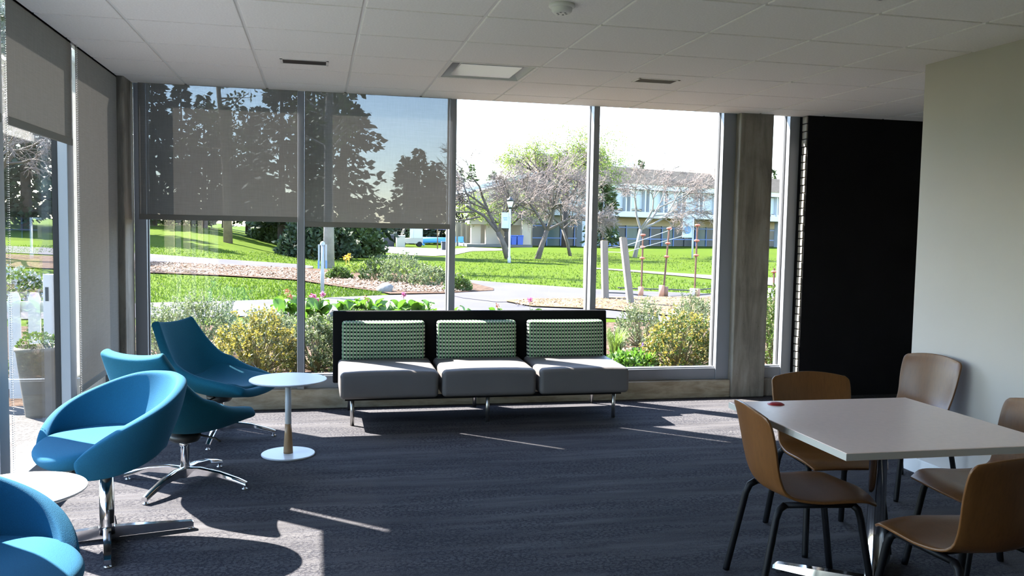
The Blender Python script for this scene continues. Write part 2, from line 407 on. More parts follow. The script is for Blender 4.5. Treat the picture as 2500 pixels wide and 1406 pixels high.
def thing(name, label, cat, loc=(0, 0, 0), rz=0.0, group=None):
    o = bpy.data.objects.new(name, None); o.empty_display_size = 0.1; COL.objects.link(o)
    o.location = loc; o.rotation_euler = (0, 0, rz); return tag(o, label, cat, group)
def struct(o): o['kind'] = 'structure'; return o
def smooth_edges(o, ang=40):
    try:
        m = o.modifiers.new('edges', 'EDGE_SPLIT'); m.split_angle = math.radians(ang)
    except Exception: pass
    return o
def copy_tree(o, parent=None):
    c = o.copy(); COL.objects.link(c); c.parent = parent
    for ch in [x for x in o.children]: copy_tree(ch, c)
    return c
def cr(xs, ys, x):
    """smooth interpolation through given points"""
    x = min(max(x, xs[0]), xs[-1]); i = max(0, min(len(xs)-2, int(np.searchsorted(xs, x)-1)))
    t = (x-xs[i])/(xs[i+1]-xs[i])
    def sl(k):
        if k == 0: return (ys[1]-ys[0])/(xs[1]-xs[0])
        if k == len(xs)-1: return (ys[-1]-ys[-2])/(xs[-1]-xs[-2])
        return (ys[k+1]-ys[k-1])/(xs[k+1]-xs[k-1])
    h = xs[i+1]-xs[i]; a, b = sl(i)*h, sl(i+1)*h
    return (2*t**3-3*t**2+1)*ys[i]+(t**3-2*t**2+t)*a+(-2*t**3+3*t**2)*ys[i+1]+(t**3-t**2)*b
# ------------------------------------------------------------------ the room
ZC = 2.575; ZT = 2.75                       # ceiling tiles, structural soffit
XL, XR = -1.45, 7.3; YB, YN = 7.20, -2.7    # left glazing line, far right, window wall, wall behind the camera
TX0, TY0, TS = -0.9946, 4.3861, 0.61        # ceiling grid origin and pitch

struct(build(MB().box((-1.8, YN-0.1, -0.12), (XR+0.1, 7.42, 0.0)), 'floor', 'carpet'))
ceil = struct(build(MB().box((-1.72, YN-0.1, ZT), (XR+0.1, 7.42, 2.98)), 'ceiling', 'grid_metal'))
xs = [XL] + [TX0+TS*k for k in range(0, 14) if TX0+TS*k < XR-0.05] + [XR]
ys = [YN] + [TY0+TS*k for k in range(-11, 5) if YN < TY0+TS*k < YB] + [YB]
LIGHT_CELL = (4, len(ys)-4)                 # replaced below by the recessed luminaire
cache = {}
def tile_mesh(wx, wy):
    k = (round(wx, 3), round(wy, 3))
    if k not in cache:
        me = MB().rbox((-wx/2, -wy/2, 0), (wx/2, wy/2, 0.022), 0.004).mesh('tile'); me.materials.append(MATS['tile']); cache[k] = me
    return cache[k]
for i in range(len(xs)-1):
    for j in range(len(ys)-1):
        x0, x1, y0, y1 = xs[i], xs[i+1], ys[j], ys[j+1]
        if (i, j) == LIGHT_CELL: LC = (x0, x1, y0, y1); continue
        if x0 > 3.9 and y1 < 4.6: continue                     # above the solid partition block
        gx0 = 0.0 if i == 0 else 0.009; gy1 = 0.0 if j == len(ys)-2 else 0.010
        o = link('tile', tile_mesh(x1-x0-gx0-0.009, y1-y0-gy1-0.010), None, ceil)
        o.location = ((x0+gx0+x1-0.009)/2, (y0+0.010+y1-gy1)/2, ZC)
for x in xs[1:-1]:
    build(MB().box((x-0.012, YN, ZC+0.008), (x+0.012, YB, ZC+0.03)), 'grid_bar', 'grid_metal', ceil)
for y in ys[1:-1]:
    build(MB().box((XL, y-0.014, ZC+0.014), (XR, y+0.014, ZC+0.032)), 'grid_bar', 'grid_metal', ceil)
struct(build(MB().box((XL-0.02, -1.7, ZC-0.012), (XL+0.012, 7.2, ZC+0.02)), 'trim_1', 'trim_grey'))
struct(build(MB().box((XL, YB-0.004, ZC), (7.2, YB+0.012, ZT)), 'trim_2', 'grid_metal'))
struct(build(MB().box((XL-0.02, -1.7, ZC+0.02), (XL-0.005, 7.2, ZT)), 'trim_3', 'grid_metal'))

# solid walls
XW = 3.725
wr = struct(build(MB().box((XW, YN, 0), (XR+0.1, 4.78, ZT)), 'wall_right', 'paint_white'))
struct(build(MB().rbox((XW-0.012, YN, 0), (XW, 4.79, 0.095), 0.003), 'baseboard_right', 'baseboard'))
struct(build(MB().box((-1.8, YN-0.1, 0), (XR+0.1, YN, ZT)), 'wall_rear', 'paint_rear'))
struct(build(MB().box((XR, 4.78, 0), (XR+0.1, 7.42, ZT)), 'wall_far', 'paint_white'))
struct(build(MB().box((-1.6, YN, 0), (XL, 0.76, ZT)), 'wall_left', 'paint_rear'))
wb = struct(build(MB().box((4.347, 7.10, 0), (XR, 7.42, ZT)), 'wall_back', 'paint_black'))
random.seed(4)
n = 37; ch = ZC/n
bm = [MB().rbox((0, 0, 0.003), (0.016, 0.070, ch-0.005), 0.004).mesh('brick') for k in range(3)]
for m_ in bm: m_.materials.append(MATS['brick_cream'])
for k in range(n):
    o = link('brick', bm[k % 3], None, wb); o.location = (4.334+random.uniform(-0.003, 0.003), 7.112+random.uniform(-0.002, 0.002), k*ch)

# concrete: window upstand and two columns
struct(smooth_edges(build(MB().rbox((-1.40, 7.175, 0), (3.70, 7.40, 0.158), 0.006), 'wall_upstand', 'concrete_curb')))
struct(build(MB().rbox((4.03, 7.175, 0), (4.36, 7.40, 0.158), 0.006), 'wall_upstand', 'concrete'))
struct(build(MB().rbox((3.70, 7.145, 0), (4.03, 7.33, ZT), 0.012, 2), 'wall_column', 'concrete'))
struct(build(MB().rbox((-1.78, 6.90, 0), (-1.39, 7.24, ZT), 0.012, 2), 'wall_column', 'concrete'))

# glazing
def window(name, parts):
    e = bpy.data.objects.new(name, None); COL.objects.link(e); struct(e)
    for pn, a, b, m_ in parts:
        mb = MB().box(a, b) if m_ in ('window_glass', 'gasket') else MB().rbox(a, b, 0.003)
        build(mb, pn, m_, e)
    return e
ZS, ZG = 0.158, 0.262
def back_window(k, x0, x1, left, right):
    """pane from x0 to x1; left / right: outer edges of the members framing it"""
    parts = [('pane', (x0-0.01, 7.297, ZG-0.01), (x1+0.01, 7.305, ZT), 'window_glass'),
             ('bottom_rail', (left, 7.235, ZS), (right, 7.37, ZG), 'aluminium'),
             ('gasket', (x0-0.001, 7.285, ZG), (x0+0.006, 7.32, ZT), 'gasket'),
             ('gasket', (x1-0.006, 7.285, ZG), (x1+0.001, 7.32, ZT), 'gasket'),
             ('glazing_bead', (x0, 7.25, ZG), (x1, 7.29, ZG+0.012), 'aluminium')]
    return parts
MX = [-0.124, 1.115, 2.370]; MW = 0.027
window('window_1', back_window(1, -1.30, MX[0]-MW, -1.39, MX[0]) +
       [('jamb', (-1.39, 7.235, ZS), (-1.30, 7.37, ZT), 'aluminium'), ('mullion', (MX[0]-MW, 7.20, ZS), (MX[0]+MW, 7.38, ZT), 'aluminium')])
window('window_2', back_window(2, MX[0]+MW, MX[1]-MW, MX[0], MX[1]) + [('mullion', (MX[1]-MW, 7.20, ZS), (MX[1]+MW, 7.38, ZT), 'aluminium')])
window('window_3', back_window(3, MX[1]+MW, MX[2]-MW, MX[1], MX[2]) + [('mullion', (MX[2]-MW, 7.20, ZS), (MX[2]+MW, 7.38, ZT), 'aluminium')])
window('window_4', back_window(4, MX[2]+MW, 3.575, MX[2], 3.705) + [('jamb', (3.575, 7.225, ZS), (3.705, 7.37, ZT), 'aluminium')])
window('window_5', back_window(5, 4.035, 4.235, 4.03, 4.335) + [('jamb', (4.235, 7.225, ZS), (4.335, 7.37, ZT), 'aluminium')])
LM = [5.70, 4.49, 3.27, 2.04, 0.82]; XG = -1.528
def left_window(y0, y1):
    return [('pane', (XG-0.004, y0-0.01, 0.19), (XG+0.004, y1+0.01, ZT), 'window_glass'),
            ('bottom_rail', (-1.565, y0, 0.07), (XL-0.008, y1, 0.20), 'aluminium'),
            ('threshold', (-1.62, y0, 0.0), (XL+0.02, y1, 0.07), 'concrete_curb'),
            ('gasket', (-1.537, y1-0.003, 0.2), (-1.507, y1+0.005, ZT), 'gasket')]
LW = 0.066
window('window_6', left_window(LM[0]+LW, 6.90))
window('window_7', left_window(LM[1]+LW, LM[0]-LW) + [('mullion', (-1.507, LM[0]-LW, 0.0), (XL, LM[0]+LW, ZT), 'aluminium')])
window('window_8', left_window(LM[2]+LW, LM[1]-LW) + [('mullion', (-1.507, LM[1]-LW, 0.0), (XL, LM[1]+LW, ZT), 'aluminium')])
window('window_9', left_window(LM[3]+LW, LM[2]-LW) + [('mullion', (-1.507, LM[2]-LW, 0.0), (XL, LM[2]+LW, ZT), 'aluminium')])
for k in (3,):
    window('window_%d' % (7+k), left_window(LM[k+1]+LW, LM[k]-LW) + [('mullion', (-1.507, LM[k]-LW, 0.0), (XL, LM[k]+LW, ZT), 'aluminium')] + ([('mullion', (-1.507, LM[4]-LW, 0.0), (XL, LM[4]+LW, ZT), 'aluminium')] if k == 3 else []))

# roller shades
def chain(mb, x, y, z0, z1, r=0.0028, pitch=0.011):
    z = z0
    while z < z1:
        mb.add([(x, y, z-r), (x+r, y, z), (x, y+r, z), (x-r, y, z), (x, y-r, z), (x, y, z+r)],
               [(0, 2, 1), (0, 3, 2), (0, 4, 3), (0, 1, 4), (5, 1, 2), (5, 2, 3), (5, 3, 4), (5, 4, 1)]); z += pitch
def shade(axis, c, a0, a1, zb, label, chain_at=None, zchain=0.3):
    t = thing('roller_shade', label, 'window shade', (0, 0, 0), group='roller shades on the glazing')
    bx = (lambda u0, u1, d0, d1, z0, z1: ((u0, c+d0, z0), (u1, c+d1, z1))) if axis == 'x' else (lambda u0, u1, d0, d1, z0, z1: ((c+d0, u0, z0), (c+d1, u1, z1)))
    # the cloth is one layer of woven screen
    if axis == 'x': P = [[(a0, c, z), (a1, c, z)] for z in np.linspace(zb+0.03, ZC+0.05, 6)]
    else: P = [[(c, a0, z), (c, a1, z)] for z in np.linspace(zb+0.03, ZC+0.05, 6)]
    f = build(MB().grid(P), 'fabric', 'shade_fabric', t)
    build(MB().rbox(*bx(a0, a1, -0.006, 0.006, zb, zb+0.042), 0.003), 'hem_bar', 'shade_hem', t)
    tb = [(a0, c, ZC+0.08), (a1, c, ZC+0.08)] if axis == 'x' else [(c, a0, ZC+0.08), (c, a1, ZC+0.08)]
    build(MB().tube(tb, 0.03, 12), 'roller_tube', 'shade_hem', t, True)
    if chain_at is not None:
        for d in (0.0, 0.022):
            mb = MB()
            if axis == 'x': chain(mb, chain_at+d, c-0.012, zchain, ZC+0.05)
            else: chain(mb, c+0.012, chain_at+d, zchain, ZC+0.05)
            build(mb, 'bead_chain', 'plastic_white', t)
    return t
shade('x', 7.185, -1.345, -0.150, 1.525, 'grey see-through roller shade half lowered over the window next to the corner column')
shade('x', 7.185, -0.092, 1.092, 1.490, 'grey see-through roller shade half lowered behind the left end of the sofa')
shade('y', XL+0.012, LM[1]+0.09, LM[0]-0.005, 1.955, 'grey roller shade with a short drop on the left window by the white fence', LM[1]+0.03, 0.25)
shade('y', XL+0.012, LM[0]+0.088, 6.93, 0.43, 'grey roller shade drawn almost to the floor beside the corner column', LM[0]+0.068, 0.35)
for k in range(1, 4):
    shade('y', XL+0.012, LM[k+1]+0.09, LM[k]-0.005, 1.955, 'grey roller shade on the left glazing outside the picture, %s bay from its edge' % ('first', 'second', 'third', 'fourth', 'fifth')[k-1])

# ceiling fittings
def slot_vent(x, y, label):
    t = thing('ceiling_vent', label, 'vent', (x, y, ZC), group='slot vents in the ceiling')
    w_, d_ = 0.155, 0.080
    mb = MB()
    for a, b in (((-w_, -d_, -0.003), (w_, -d_+0.014, 0.0)), ((-w_, d_-0.014, -0.003), (w_, d_, 0.0)), ((-w_, -d_, -0.003), (-w_+0.016, d_, 0.0)), ((w_-0.016, -d_, -0.003), (w_, d_, 0.0))): mb.box(a, b)
    build(mb, 'frame', 'grid_metal', t)
    build(MB().box((-w_+0.01, -d_+0.01, -0.002), (w_-0.01, d_-0.01, 0.0005)), 'slot', 'gasket', t)  # flat black plate painted in for the shade inside the recess
slot_vent(-0.08, 5.93, 'narrow dark slot vent in the ceiling above the left half of the window wall')
slot_vent(2.36, 5.86, 'narrow dark slot vent in the ceiling right of the recessed light')
slot_vent(2.36, 3.47, 'dark slot vent at the top edge of the picture, near the smoke detector')
slot_vent(4.80, 5.86, 'dark slot vent in the ceiling just behind the white wall corner')
x0, x1, y0, y1 = LC
t = thing('ceiling_light', 'square recessed ceiling light with pale diffuser, switched off', 'ceiling light', ((x0+x1)/2, (y0+y1)/2, ZC))
a = (x1-x0)/2-0.006; b = (y1-y0)/2-0.006
mb = MB()
for p, q in (((-a, -b, 0), (a, -b+0.018, 0.012)), ((-a, b-0.018, 0), (a, b, 0.012)), ((-a, -b+0.018, 0), (-a+0.018, b-0.018, 0.012)), ((a-0.018, -b+0.018, 0), (a, b-0.018, 0.012))): mb.box(p, q)
build(mb, 'frame', 'grid_metal', t)
mb = MB(); ia, ib = a-0.018, b-0.018; ta, tb_ = a-0.11, b-0.11
mb.add([(-ia, -ib, 0.01), (ia, -ib, 0.01), (ia, ib, 0.01), (-ia, ib, 0.01), (-ta, -tb_, 0.12), (ta, -tb_, 0.12), (ta, tb_, 0.12), (-ta, tb_, 0.12)],
       [(0, 1, 5, 4), (1, 2, 6, 5), (2, 3, 7, 6), (3, 0, 4, 7), (4, 5, 6, 7)])
build(mb, 'reflector', 'plastic_white', t)
build(MB().rbox((-a+0.085, -b+0.105, 0.010), (a-0.085, b-0.05, 0.024), 0.006), 'diffuser', 'diffuser', t)
build(MB().box((-a+0.10, -b+0.03, 0.016), (a-0.10, -b+0.112, 0.03)), 'gap_shadow', 'gasket', t)  # black box, the shade in the gap beside the diffuser put in as colour
t = thing('smoke_detector', 'round white smoke detector on the ceiling at the top edge', 'smoke detector', (1.14, 4.04, ZC))
build(MB().lathe([(0.062, 0), (0.064, -0.012), (0.056, -0.018)], 32), 'base', 'plastic_white', t, True)
build(MB().lathe([(0.050, -0.018), (0.048, -0.034), (0.040, -0.042), (0.0, -0.044)], 32, caps=False), 'cover', 'plastic_white', t, True)
for k in range(6):
    an = k*math.pi/3
    build(MB().box((0.022*math.cos(an)-0.004, 0.022*math.sin(an)-0.004, -0.046), (0.022*math.cos(an)+0.004, 0.022*math.sin(an)+0.004, -0.040)), 'sensor_slot', 'trim_grey', t)
# ------------------------------------------------------------------ furniture
def sub(o, lv=2):
    m = o.modifiers.new('subdivision', 'SUBSURF'); m.levels = lv; m.render_levels = lv; return o
def solid(o, th, off=0.0):
    m = o.modifiers.new('thickness', 'SOLIDIFY'); m.thickness = th; m.offset = off; m.use_even_offset = True; return o

# --- three-seat bench sofa
sofa = thing('bench_sofa', 'three-seat bench sofa with grey vinyl seats on a black back panel', 'sofa', (1.31, 6.72, 0))
def lean(p): return (p[0], p[1]+0.10*(p[2]-0.24), p[2])
build(MB().rbox((-1.18, 0.300, 0.235), (1.147, 0.345, 0.815), 0.014, 2, lean), 'back_panel', 'panel_black', sofa, True)
for k in range(3):
    c = -0.765+0.765*k; x0, x1 = c-0.375, c+0.362
    def puff(p, c=c):
        u = (p[0]-c)/0.37; v = (p[1]+0.0)/0.34; top = max(0, (p[2]-0.28)/0.15)
        return (p[0], p[1], p[2] + top*(0.014*(1-min(1, abs(u))**3)*(1-0.4*min(1, abs(v))**2) + 0.02*min(1, max(-1, v))*0.6))
    build(MB().rbox((x0, -0.305, 0.215), (x1, 0.300, 0.425), 0.034, 3, puff, 5), 'seat', 'vinyl_grey', sofa, True)
    def bulge(p, c=c):
        u = (p[0]-c)/0.33; v = (p[2]-0.59)/0.16; fr = 1.0 if p[1] < 0.25 else 0.0
        return (p[0], p[1] - fr*0.028*(1-min(1, abs(u))**2.5)*(1-min(1, abs(v))**2.5) + 0.10*(p[2]-0.4) + 0.0, p[2])
    build(MB().rbox((c-0.345, 0.205, 0.40), (c+0.32, 0.300, 0.742), 0.028, 2, bulge, 6), 'back_cushion', 'cushion_weave', sofa, True)
for x in (-1.045, -0.005, 1.03):
    for y in (-0.205, 0.385):
        yy = y if y < 0 else 0.20+0.16
        build(MB().tube([(x, yy, 0.0), (x, yy, 0.222)], 0.0155, 12), 'leg', 'steel', sofa, True)
build(MB().box((-1.10, -0.24, 0.196), (1.08, -0.16, 0.216)).box((-1.10, 0.16, 0.196), (1.08, 0.37, 0.216)), 'seat_rail', 'black_metal', sofa)

# --- round side tables
def side_table(x, y, label):
    t = thing('side_table', label, 'side table', (x, y, 0), group='round white side tables')
    build(MB().lathe([(0.0, 0.487), (0.236, 0.487), (0.247, 0.494), (0.247, 0.499), (0.245, 0.501), (0.0, 0.501)], 64, caps=False), 'table_top', 'white_laminate', t, False)
    build(MB().lathe([(0.0, 0.0), (0.170, 0.0), (0.172, 0.003), (0.172, 0.008), (0.168, 0.011), (0.0, 0.011)], 64, caps=False), 'base', 'white_enamel', t)
    build(MB().lathe([(0.0205, 0.205), (0.0195, 0.34), (0.0185, 0.487)], 24), 'pole', 'white_enamel', t, True)
    build(MB().lathe([(0.031, 0.011), (0.0305, 0.03), (0.024, 0.14), (0.0205, 0.205)], 24), 'wood_sleeve', 'wood_tan', t, True)
    return t
side_table(-0.178, 5.745, 'round white side table with a tan wood stem, left of the sofa')
side_table(-1.095, 3.47, 'round white side table behind the nearest blue tub chair, glaring in the sun')

# --- star bases
def star_base(t, radius, ang, flat, hub_z, feet=True):
    """four chrome arms; flat: straight bars on the floor, else arched arms with glides"""
    for k in range(4):
        a = ang+k*math.pi/2; d = np.array([math.cos(a), math.sin(a), 0]); s = np.array([-d[1], d[0], 0])
        if flat:
            P = []
            for q, (zt, hw) in ((0.0, (0.064, 0.021)), (0.12, (0.058, 0.021)), (radius-0.01, (0.042, 0.018)), (radius, (0.036, 0.016))):
                P.append([d*q-s*hw+np.array([0, 0, 0.012]), d*q-s*hw*0.8+np.array([0, 0, zt]), d*q+s*hw*0.8+np.array([0, 0, zt]), d*q+s*hw+np.array([0, 0, 0.012]), d*q-s*hw+np.array([0, 0, 0.012])])
            mb = MB().grid(P); n_ = len(mb.v); mb.f.append((n_-5, n_-4, n_-3, n_-2)); mb.f.append((0, 3, 2, 1))
        else:
            P = []
            for q, zt, th, hw in ((0.015, 0.105, 0.06, 0.024), (0.10, 0.108, 0.045, 0.022), (0.22, 0.092, 0.03, 0.019), (0.33, 0.062, 0.026, 0.017), (radius, 0.042, 0.024, 0.016)):
                P.append([d*q-s*hw*1.0+np.array([0, 0, zt-th]), d*q-s*hw+np.array([0, 0, zt-0.006]), d*q-s*hw*0.6+np.array([0, 0, zt]), d*q+s*hw*0.6+np.array([0, 0, zt]), d*q+s*hw+np.array([0, 0, zt-0.006]), d*q+s*hw+np.array([0, 0, zt-th]), d*q-s*hw+np.array([0, 0, zt-th])])
            mb = MB().grid(P); n_ = len(mb.v); mb.f.append(tuple(range(n_-7, n_-1)))
        o = smooth_edges(build(mb, 'leg', 'chrome', t, True), 50)
        c = d*(radius-0.012)
        if feet: build(MB().lathe([(0.016, 0.0), (0.017, 0.005), (0.008, 0.008), (0.008, 0.02 if not flat else 0.013)], 12, tuple(c)), 'glide', 'steel', o, True)

# --- high-backed lounge chairs
VB = [0, .12, .26, .40, .50, .60, .72, .84, .94, 1.0]
BX = [-.385, -.350, -.310, -.262, -.205, -.125, .02, .17, .285, .345]
BZ = [.822, .722, .600, .486, .418, .372, .347, .348, .362, .368]
BW = [.215, .238, .268, .300, .318, .325, .318, .300, .275, .235]
BC = [.020, .045, .085, .132, .158, .160, .135, .105, .064, .026]
def lounge_shell(thick=0.0):
    P = []; nv, nu = 26, 15
    for i in range(nv):
        v = i/(nv-1)
        x, z, hw, cu = (cr(VB, a_, v) for a_ in (BX, BZ, BW, BC))
        x2, z2 = cr(VB, BX, min(1, v+0.01)), cr(VB, BZ, min(1, v+0.01)); x1, z1 = cr(VB, BX, max(0, v-0.01)), cr(VB, BZ, max(0, v-0.01))
        dx, dz = x2-x1, z2-z1; l = math.hypot(dx, dz); nx, nz = -dz/l, dx/l              # normal towards the sitter
        row = []
        for j in range(nu):
            u = -1+2*j/(nu-1); c = cu*abs(u)**2.6
            dip = -0.018*(1-u*u) if v < 0.06 else 0.0
            row.append((x+nx*c, -hw*u*(1-0.10*abs(u)**6), z+nz*c+dip*(1-v/0.06)))
        P.append(row)
    return P
def lounge_chair(x, y, fx, fy, base_ang, label):
    t = thing('lounge_chair', label, 'lounge chair', (x, y, 0), math.atan2(fy, fx), group='teal lounge chairs')
    o = build(MB().grid(lounge_shell()), 'shell', 'fabric_teal', t, True); solid(o, 0.058, -0.6); sub(o, 2)
    pad = []
    for i in range(14):                                    # loose seat pad following the shell
        v = 0.52+0.42*i/13; x_, z_, hw, cu = (cr(VB, a_, v) for a_ in (BX, BZ, BW, BC))
        pad.append([(x_, -(hw-0.062)*(-1+2*j/10), z_+0.030+cu*0.62*abs(-1+2*j/10)**2.6+0.012*(1-(-1+2*j/10)**4)*math.sin(math.pi*i/13)) for j in range(11)])
    p = build(MB().grid(pad), 'seat_pad', 'fabric_teal', t, True); solid(p, 0.03, -1); sub(p, 1)
    build(MB().lathe([(0.05, 0.250), (0.075, 0.256), (0.085, 0.270), (0.09, 0.300)], 20), 'hub', 'black_plastic', t, True)
    build(MB().lathe([(0.030, 0.05), (0.028, 0.11), (0.025, 0.125), (0.025, 0.225), (0.031, 0.23), (0.031, 0.252)], 24), 'column', 'chrome', t, True)
    star_base(t, 0.385, base_ang-math.atan2(fy, fx), False, 0.1)
    build(MB().tube([(0.02, -0.08, 0.295), (0.02, -0.20, 0.285), (0.02, -0.235, 0.272)], 0.006, 8), 'lever', 'black_plastic', t, True)
    return t
lounge_chair(-0.665, 6.315, 0.876, -0.482, -0.10, 'teal high-backed lounge chair facing the room, tallest in view by the corner window')
lounge_chair(-0.735, 5.165, 0.56, 0.83, -0.42, 'teal high-backed lounge chair turned away, between the tub chair and the corner one')

# --- tub chairs
def tub_shell():
    """band that rises from the seat front round the back"""
    P = []; na, nh = 41, 9; A = math.radians(146)
    for i in range(na):
        a = -A+2*A*i/(na-1); s = abs(a)/A
        top = cr([0, .25, .5, .75, .92, 1], [.765, .745, .675, .590, .505, .440], s)
        bot = cr([0, .25, .5, .75, .92, 1], [.500, .475, .420, .375, .362, .372], s)
        row = []
        for j in range(nh):
            h = j/(nh-1); z = bot+(top-bot)*h
            fl = 0.095*h**1.2*(1-0.55*s**2)+0.03*math.sin(math.pi*h)*0.6
            rx, ry = 0.235+fl, 0.262+fl*0.85
            row.append((-rx*math.cos(a)-0.010, ry*math.sin(a), z))
        P.append(row)
    return P
def tub_seat():
    P = []; nr, na = 8, 32
    for i in range(nr):
        r = i/(nr-1)
        row = []
        for j in range(na+1):
            a = 2*math.pi*j/na; ca, sa = math.cos(a), math.sin(a)
            k = (abs(ca)**2.5+abs(sa)**2.5)**(-1/2.5)
            x = (0.285 if ca > 0 else 0.262)*k*ca*r; y = 0.252*k*sa*r
            row.append((x, y, 0.435-0.012*(1-r**2)-0.035*max(0, x-0.15)/0.12*r-0.012*r**6))
        P.append(row)
    return P
def tub_chair(x, y, fx, fy, base_ang, label):
    t = thing('tub_chair', label, 'tub chair', (x, y, 0), math.atan2(fy, fx), group='blue tub chairs')
    o = build(MB().grid(tub_shell()), 'back_shell', 'fabric_blue', t, True); solid(o, 0.052, 0.0); sub(o, 2)
    mb = MB(); P = tub_seat(); mb.grid(P)
    o = build(mb, 'seat', 'fabric_blue', t, True)
    w_ = o.modifiers.new('weld', 'WELD'); w_.merge_threshold = 0.001
    solid(o, 0.075, -1); sub(o, 2)
    build(MB().lathe([(0.09, 0.352), (0.085, 0.345), (0.034, 0.338)], 24), 'seat_plate', 'black_plastic', t, True)
    build(MB().lathe([(0.040, 0.03), (0.036, 0.07), (0.033, 0.10), (0.031, 0.345)], 28), 'column', 'chrome', t, True)
    star_base(t, 0.385, base_ang-math.atan2(fy, fx), True, 0.06)
    build(MB().rbox((-0.012, 0.030, 0.085), (0.012, 0.048, 0.15), 0.004), 'spring_clip', 'black_plastic', t)
    return t
tub_chair(-0.965, 4.315, math.cos(-2.47), math.sin(-2.47), math.atan2(0.08, 0.36), 'bright blue tub chair on a chrome column, sunlit, in front of the teal chairs')
tub_chair(-0.99, 2.73, math.cos(-0.2), math.sin(-0.2), 0.5, 'bright blue tub chair cut off by the lower left corner of the picture')

# --- meeting table
TC = (2.295, 3.115)
t = thing('meeting_table', 'square white-topped meeting table on a chrome column, among plywood chairs', 'table', (TC[0], TC[1], 0), -0.012)
build(MB().rbox((-0.457, -0.457, 0.7005), (0.457, 0.457, 0.729), 0.003, 2), 'table_top', 'table_laminate', t)
build(MB().box((-0.4585, -0.4585, 0.7025), (0.4585, 0.4585, 0.727)), 'edge_band', 'table_edge', t)
build(MB().lathe([(0.060, 0.03), (0.052, 0.045), (0.036, 0.055), (0.036, 0.68), (0.10, 0.685), (0.10, 0.70)], 28), 'column', 'chrome', t, True)
for k in range(4):
    a = math.pi/4+k*math.pi/2; d = np.array([math.cos(a), math.sin(a), 0]); s = np.array([-d[1], d[0], 0]); P = []
    for q, zt, hw in ((0.02, 0.06, 0.028), (0.2, 0.048, 0.026), (0.40, 0.034, 0.024), (0.415, 0.026, 0.022)):
        P.append([d*q-s*hw+np.array([0, 0, 0.012]), d*q-s*hw*0.75+np.array([0, 0, zt]), d*q+s*hw*0.75+np.array([0, 0, zt]), d*q+s*hw+np.array([0, 0, 0.012]), d*q-s*hw+np.array([0, 0, 0.012])])
    mb = MB().grid(P); n_ = len(mb.v); mb.f.append((n_-5, n_-4, n_-3, n_-2))
    f = smooth_edges(build(mb, 'foot', 'chrome', t, True), 45)
    build(MB().lathe([(0.02, 0), (0.02, 0.012)], 12, tuple(d*0.385)), 'glide', 'black_plastic', f)
t = thing('plastic_cap', 'small dark red cap lying near the far left corner of the meeting table', 'cap', (2.035, 3.50, 0.729))
build(MB().lathe([(0.034, 0.0), (0.034, 0.003), (0.028, 0.007), (0.016, 0.010), (0.0, 0.011)], 28, caps=False), 'cap', 'red_rubber', t, True)
build(MB().lathe([(0.036, 0.0), (0.038, 0.0015), (0.036, 0.003), (0.030, 0.003)], 28, caps=False), 'rim', 'red_rubber', t, True)

# --- plywood chairs
PV = [0, .035, .12, .24, .36, .44, .51, .58, .70, .82, .92, 1.0]
PX = [-.262, -.260, -.250, -.236, -.222, -.208, -.180, -.125, -.02, .09, .175, .235]
PZ = [.768, .755, .715, .640, .560, .505, .460, .440, .434, .440, .445, .428]
PW = [.186, .203, .208, .205, .196, .190, .190, .198, .212, .214, .206, .180]
PC = [.026, .028, .032, .036, .038, .040, .034, .014, .006, .004, -.004, -.012]
def ply_shell():
    P = []; nv, nu = 40, 13
    for i in range(nv):
        v = i/(nv-1)
        if i == 1: v = 0.02
        x, z, hw, cu = (cr(PV, a_, v) for a_ in (PX, PZ, PW, PC))
        x2, z2 = cr(PV, PX, min(1, v+0.01)), cr(PV, PZ, min(1, v+0.01)); x1, z1 = cr(PV, PX, max(0, v-0.01)), cr(PV, PZ, max(0, v-0.01))
        l = math.hypot(x2-x1, z2-z1); nx, nz = -(z2-z1)/l, (x2-x1)/l
        row = []
        for j in range(nu):
            u = -1+2*j/(nu-1); arch = 0.026*(1-u*u)*max(0, 1-v/0.25) - 0.0
            row.append((x+nx*cu*u*u + (0.02*(1-u*u)*max(0, (v-0.9)/0.1)), -hw*u, z+nz*cu*u*u+arch))
        P.append(row)
    return P
SHELL = None
def ply_chair(x, y, ang, label):
    global SHELL
    t = thing('plywood_chair', label, 'chair', (x, y, 0), ang, group='plywood chairs at the meeting table')
    if SHELL is None:
        SHELL = MB().grid(ply_shell()).mesh('shell', True); SHELL.materials.append(MATS['plywood'])
    o = link('shell', SHELL, None, t); solid(o, 0.011, -1); bv = o.modifiers.new('round', 'BEVEL'); bv.width = 0.003; bv.segments = 2; bv.angle_limit = math.radians(50)
    for s in (1, -1):
        build(MB().tube([(0.225, s*0.205, 0.0), (0.222, s*0.204, 0.012), (0.165, s*0.178, 0.36), (0.155, s*0.172, 0.395), (0.135, s*0.168, 0.414)], [0.0135, 0.015, 0.015, 0.015, 0.015], 10), 'leg', 'black_metal', t, True)
        build(MB().tube([(-0.255, s*0.205, 0.0), (-0.252, s*0.204, 0.012), (-0.185, s*0.178, 0.36), (-0.170, s*0.172, 0.398), (-0.145, s*0.168, 0.414)], [0.0135, 0.015, 0.015, 0.015, 0.015], 10), 'leg', 'black_metal', t, True)
        build(MB().tube([(0.137, s*0.168, 0.414), (-0.147, s*0.168, 0.414)], 0.0125, 10), 'side_rail', 'black_metal', t, True)
    build(MB().tube([(-0.06, 0.168, 0.412), (-0.06, -0.168, 0.412)], 0.009, 8).tube([(0.08, 0.168, 0.412), (0.08, -0.168, 0.412)], 0.009, 8), 'cross_bar', 'black_metal', t, True)
    return t
ply_chair(2.008, 3.205, math.atan2(-0.15, 0.98), 'plywood chair at the near left side of the meeting table, back towards the sofa')
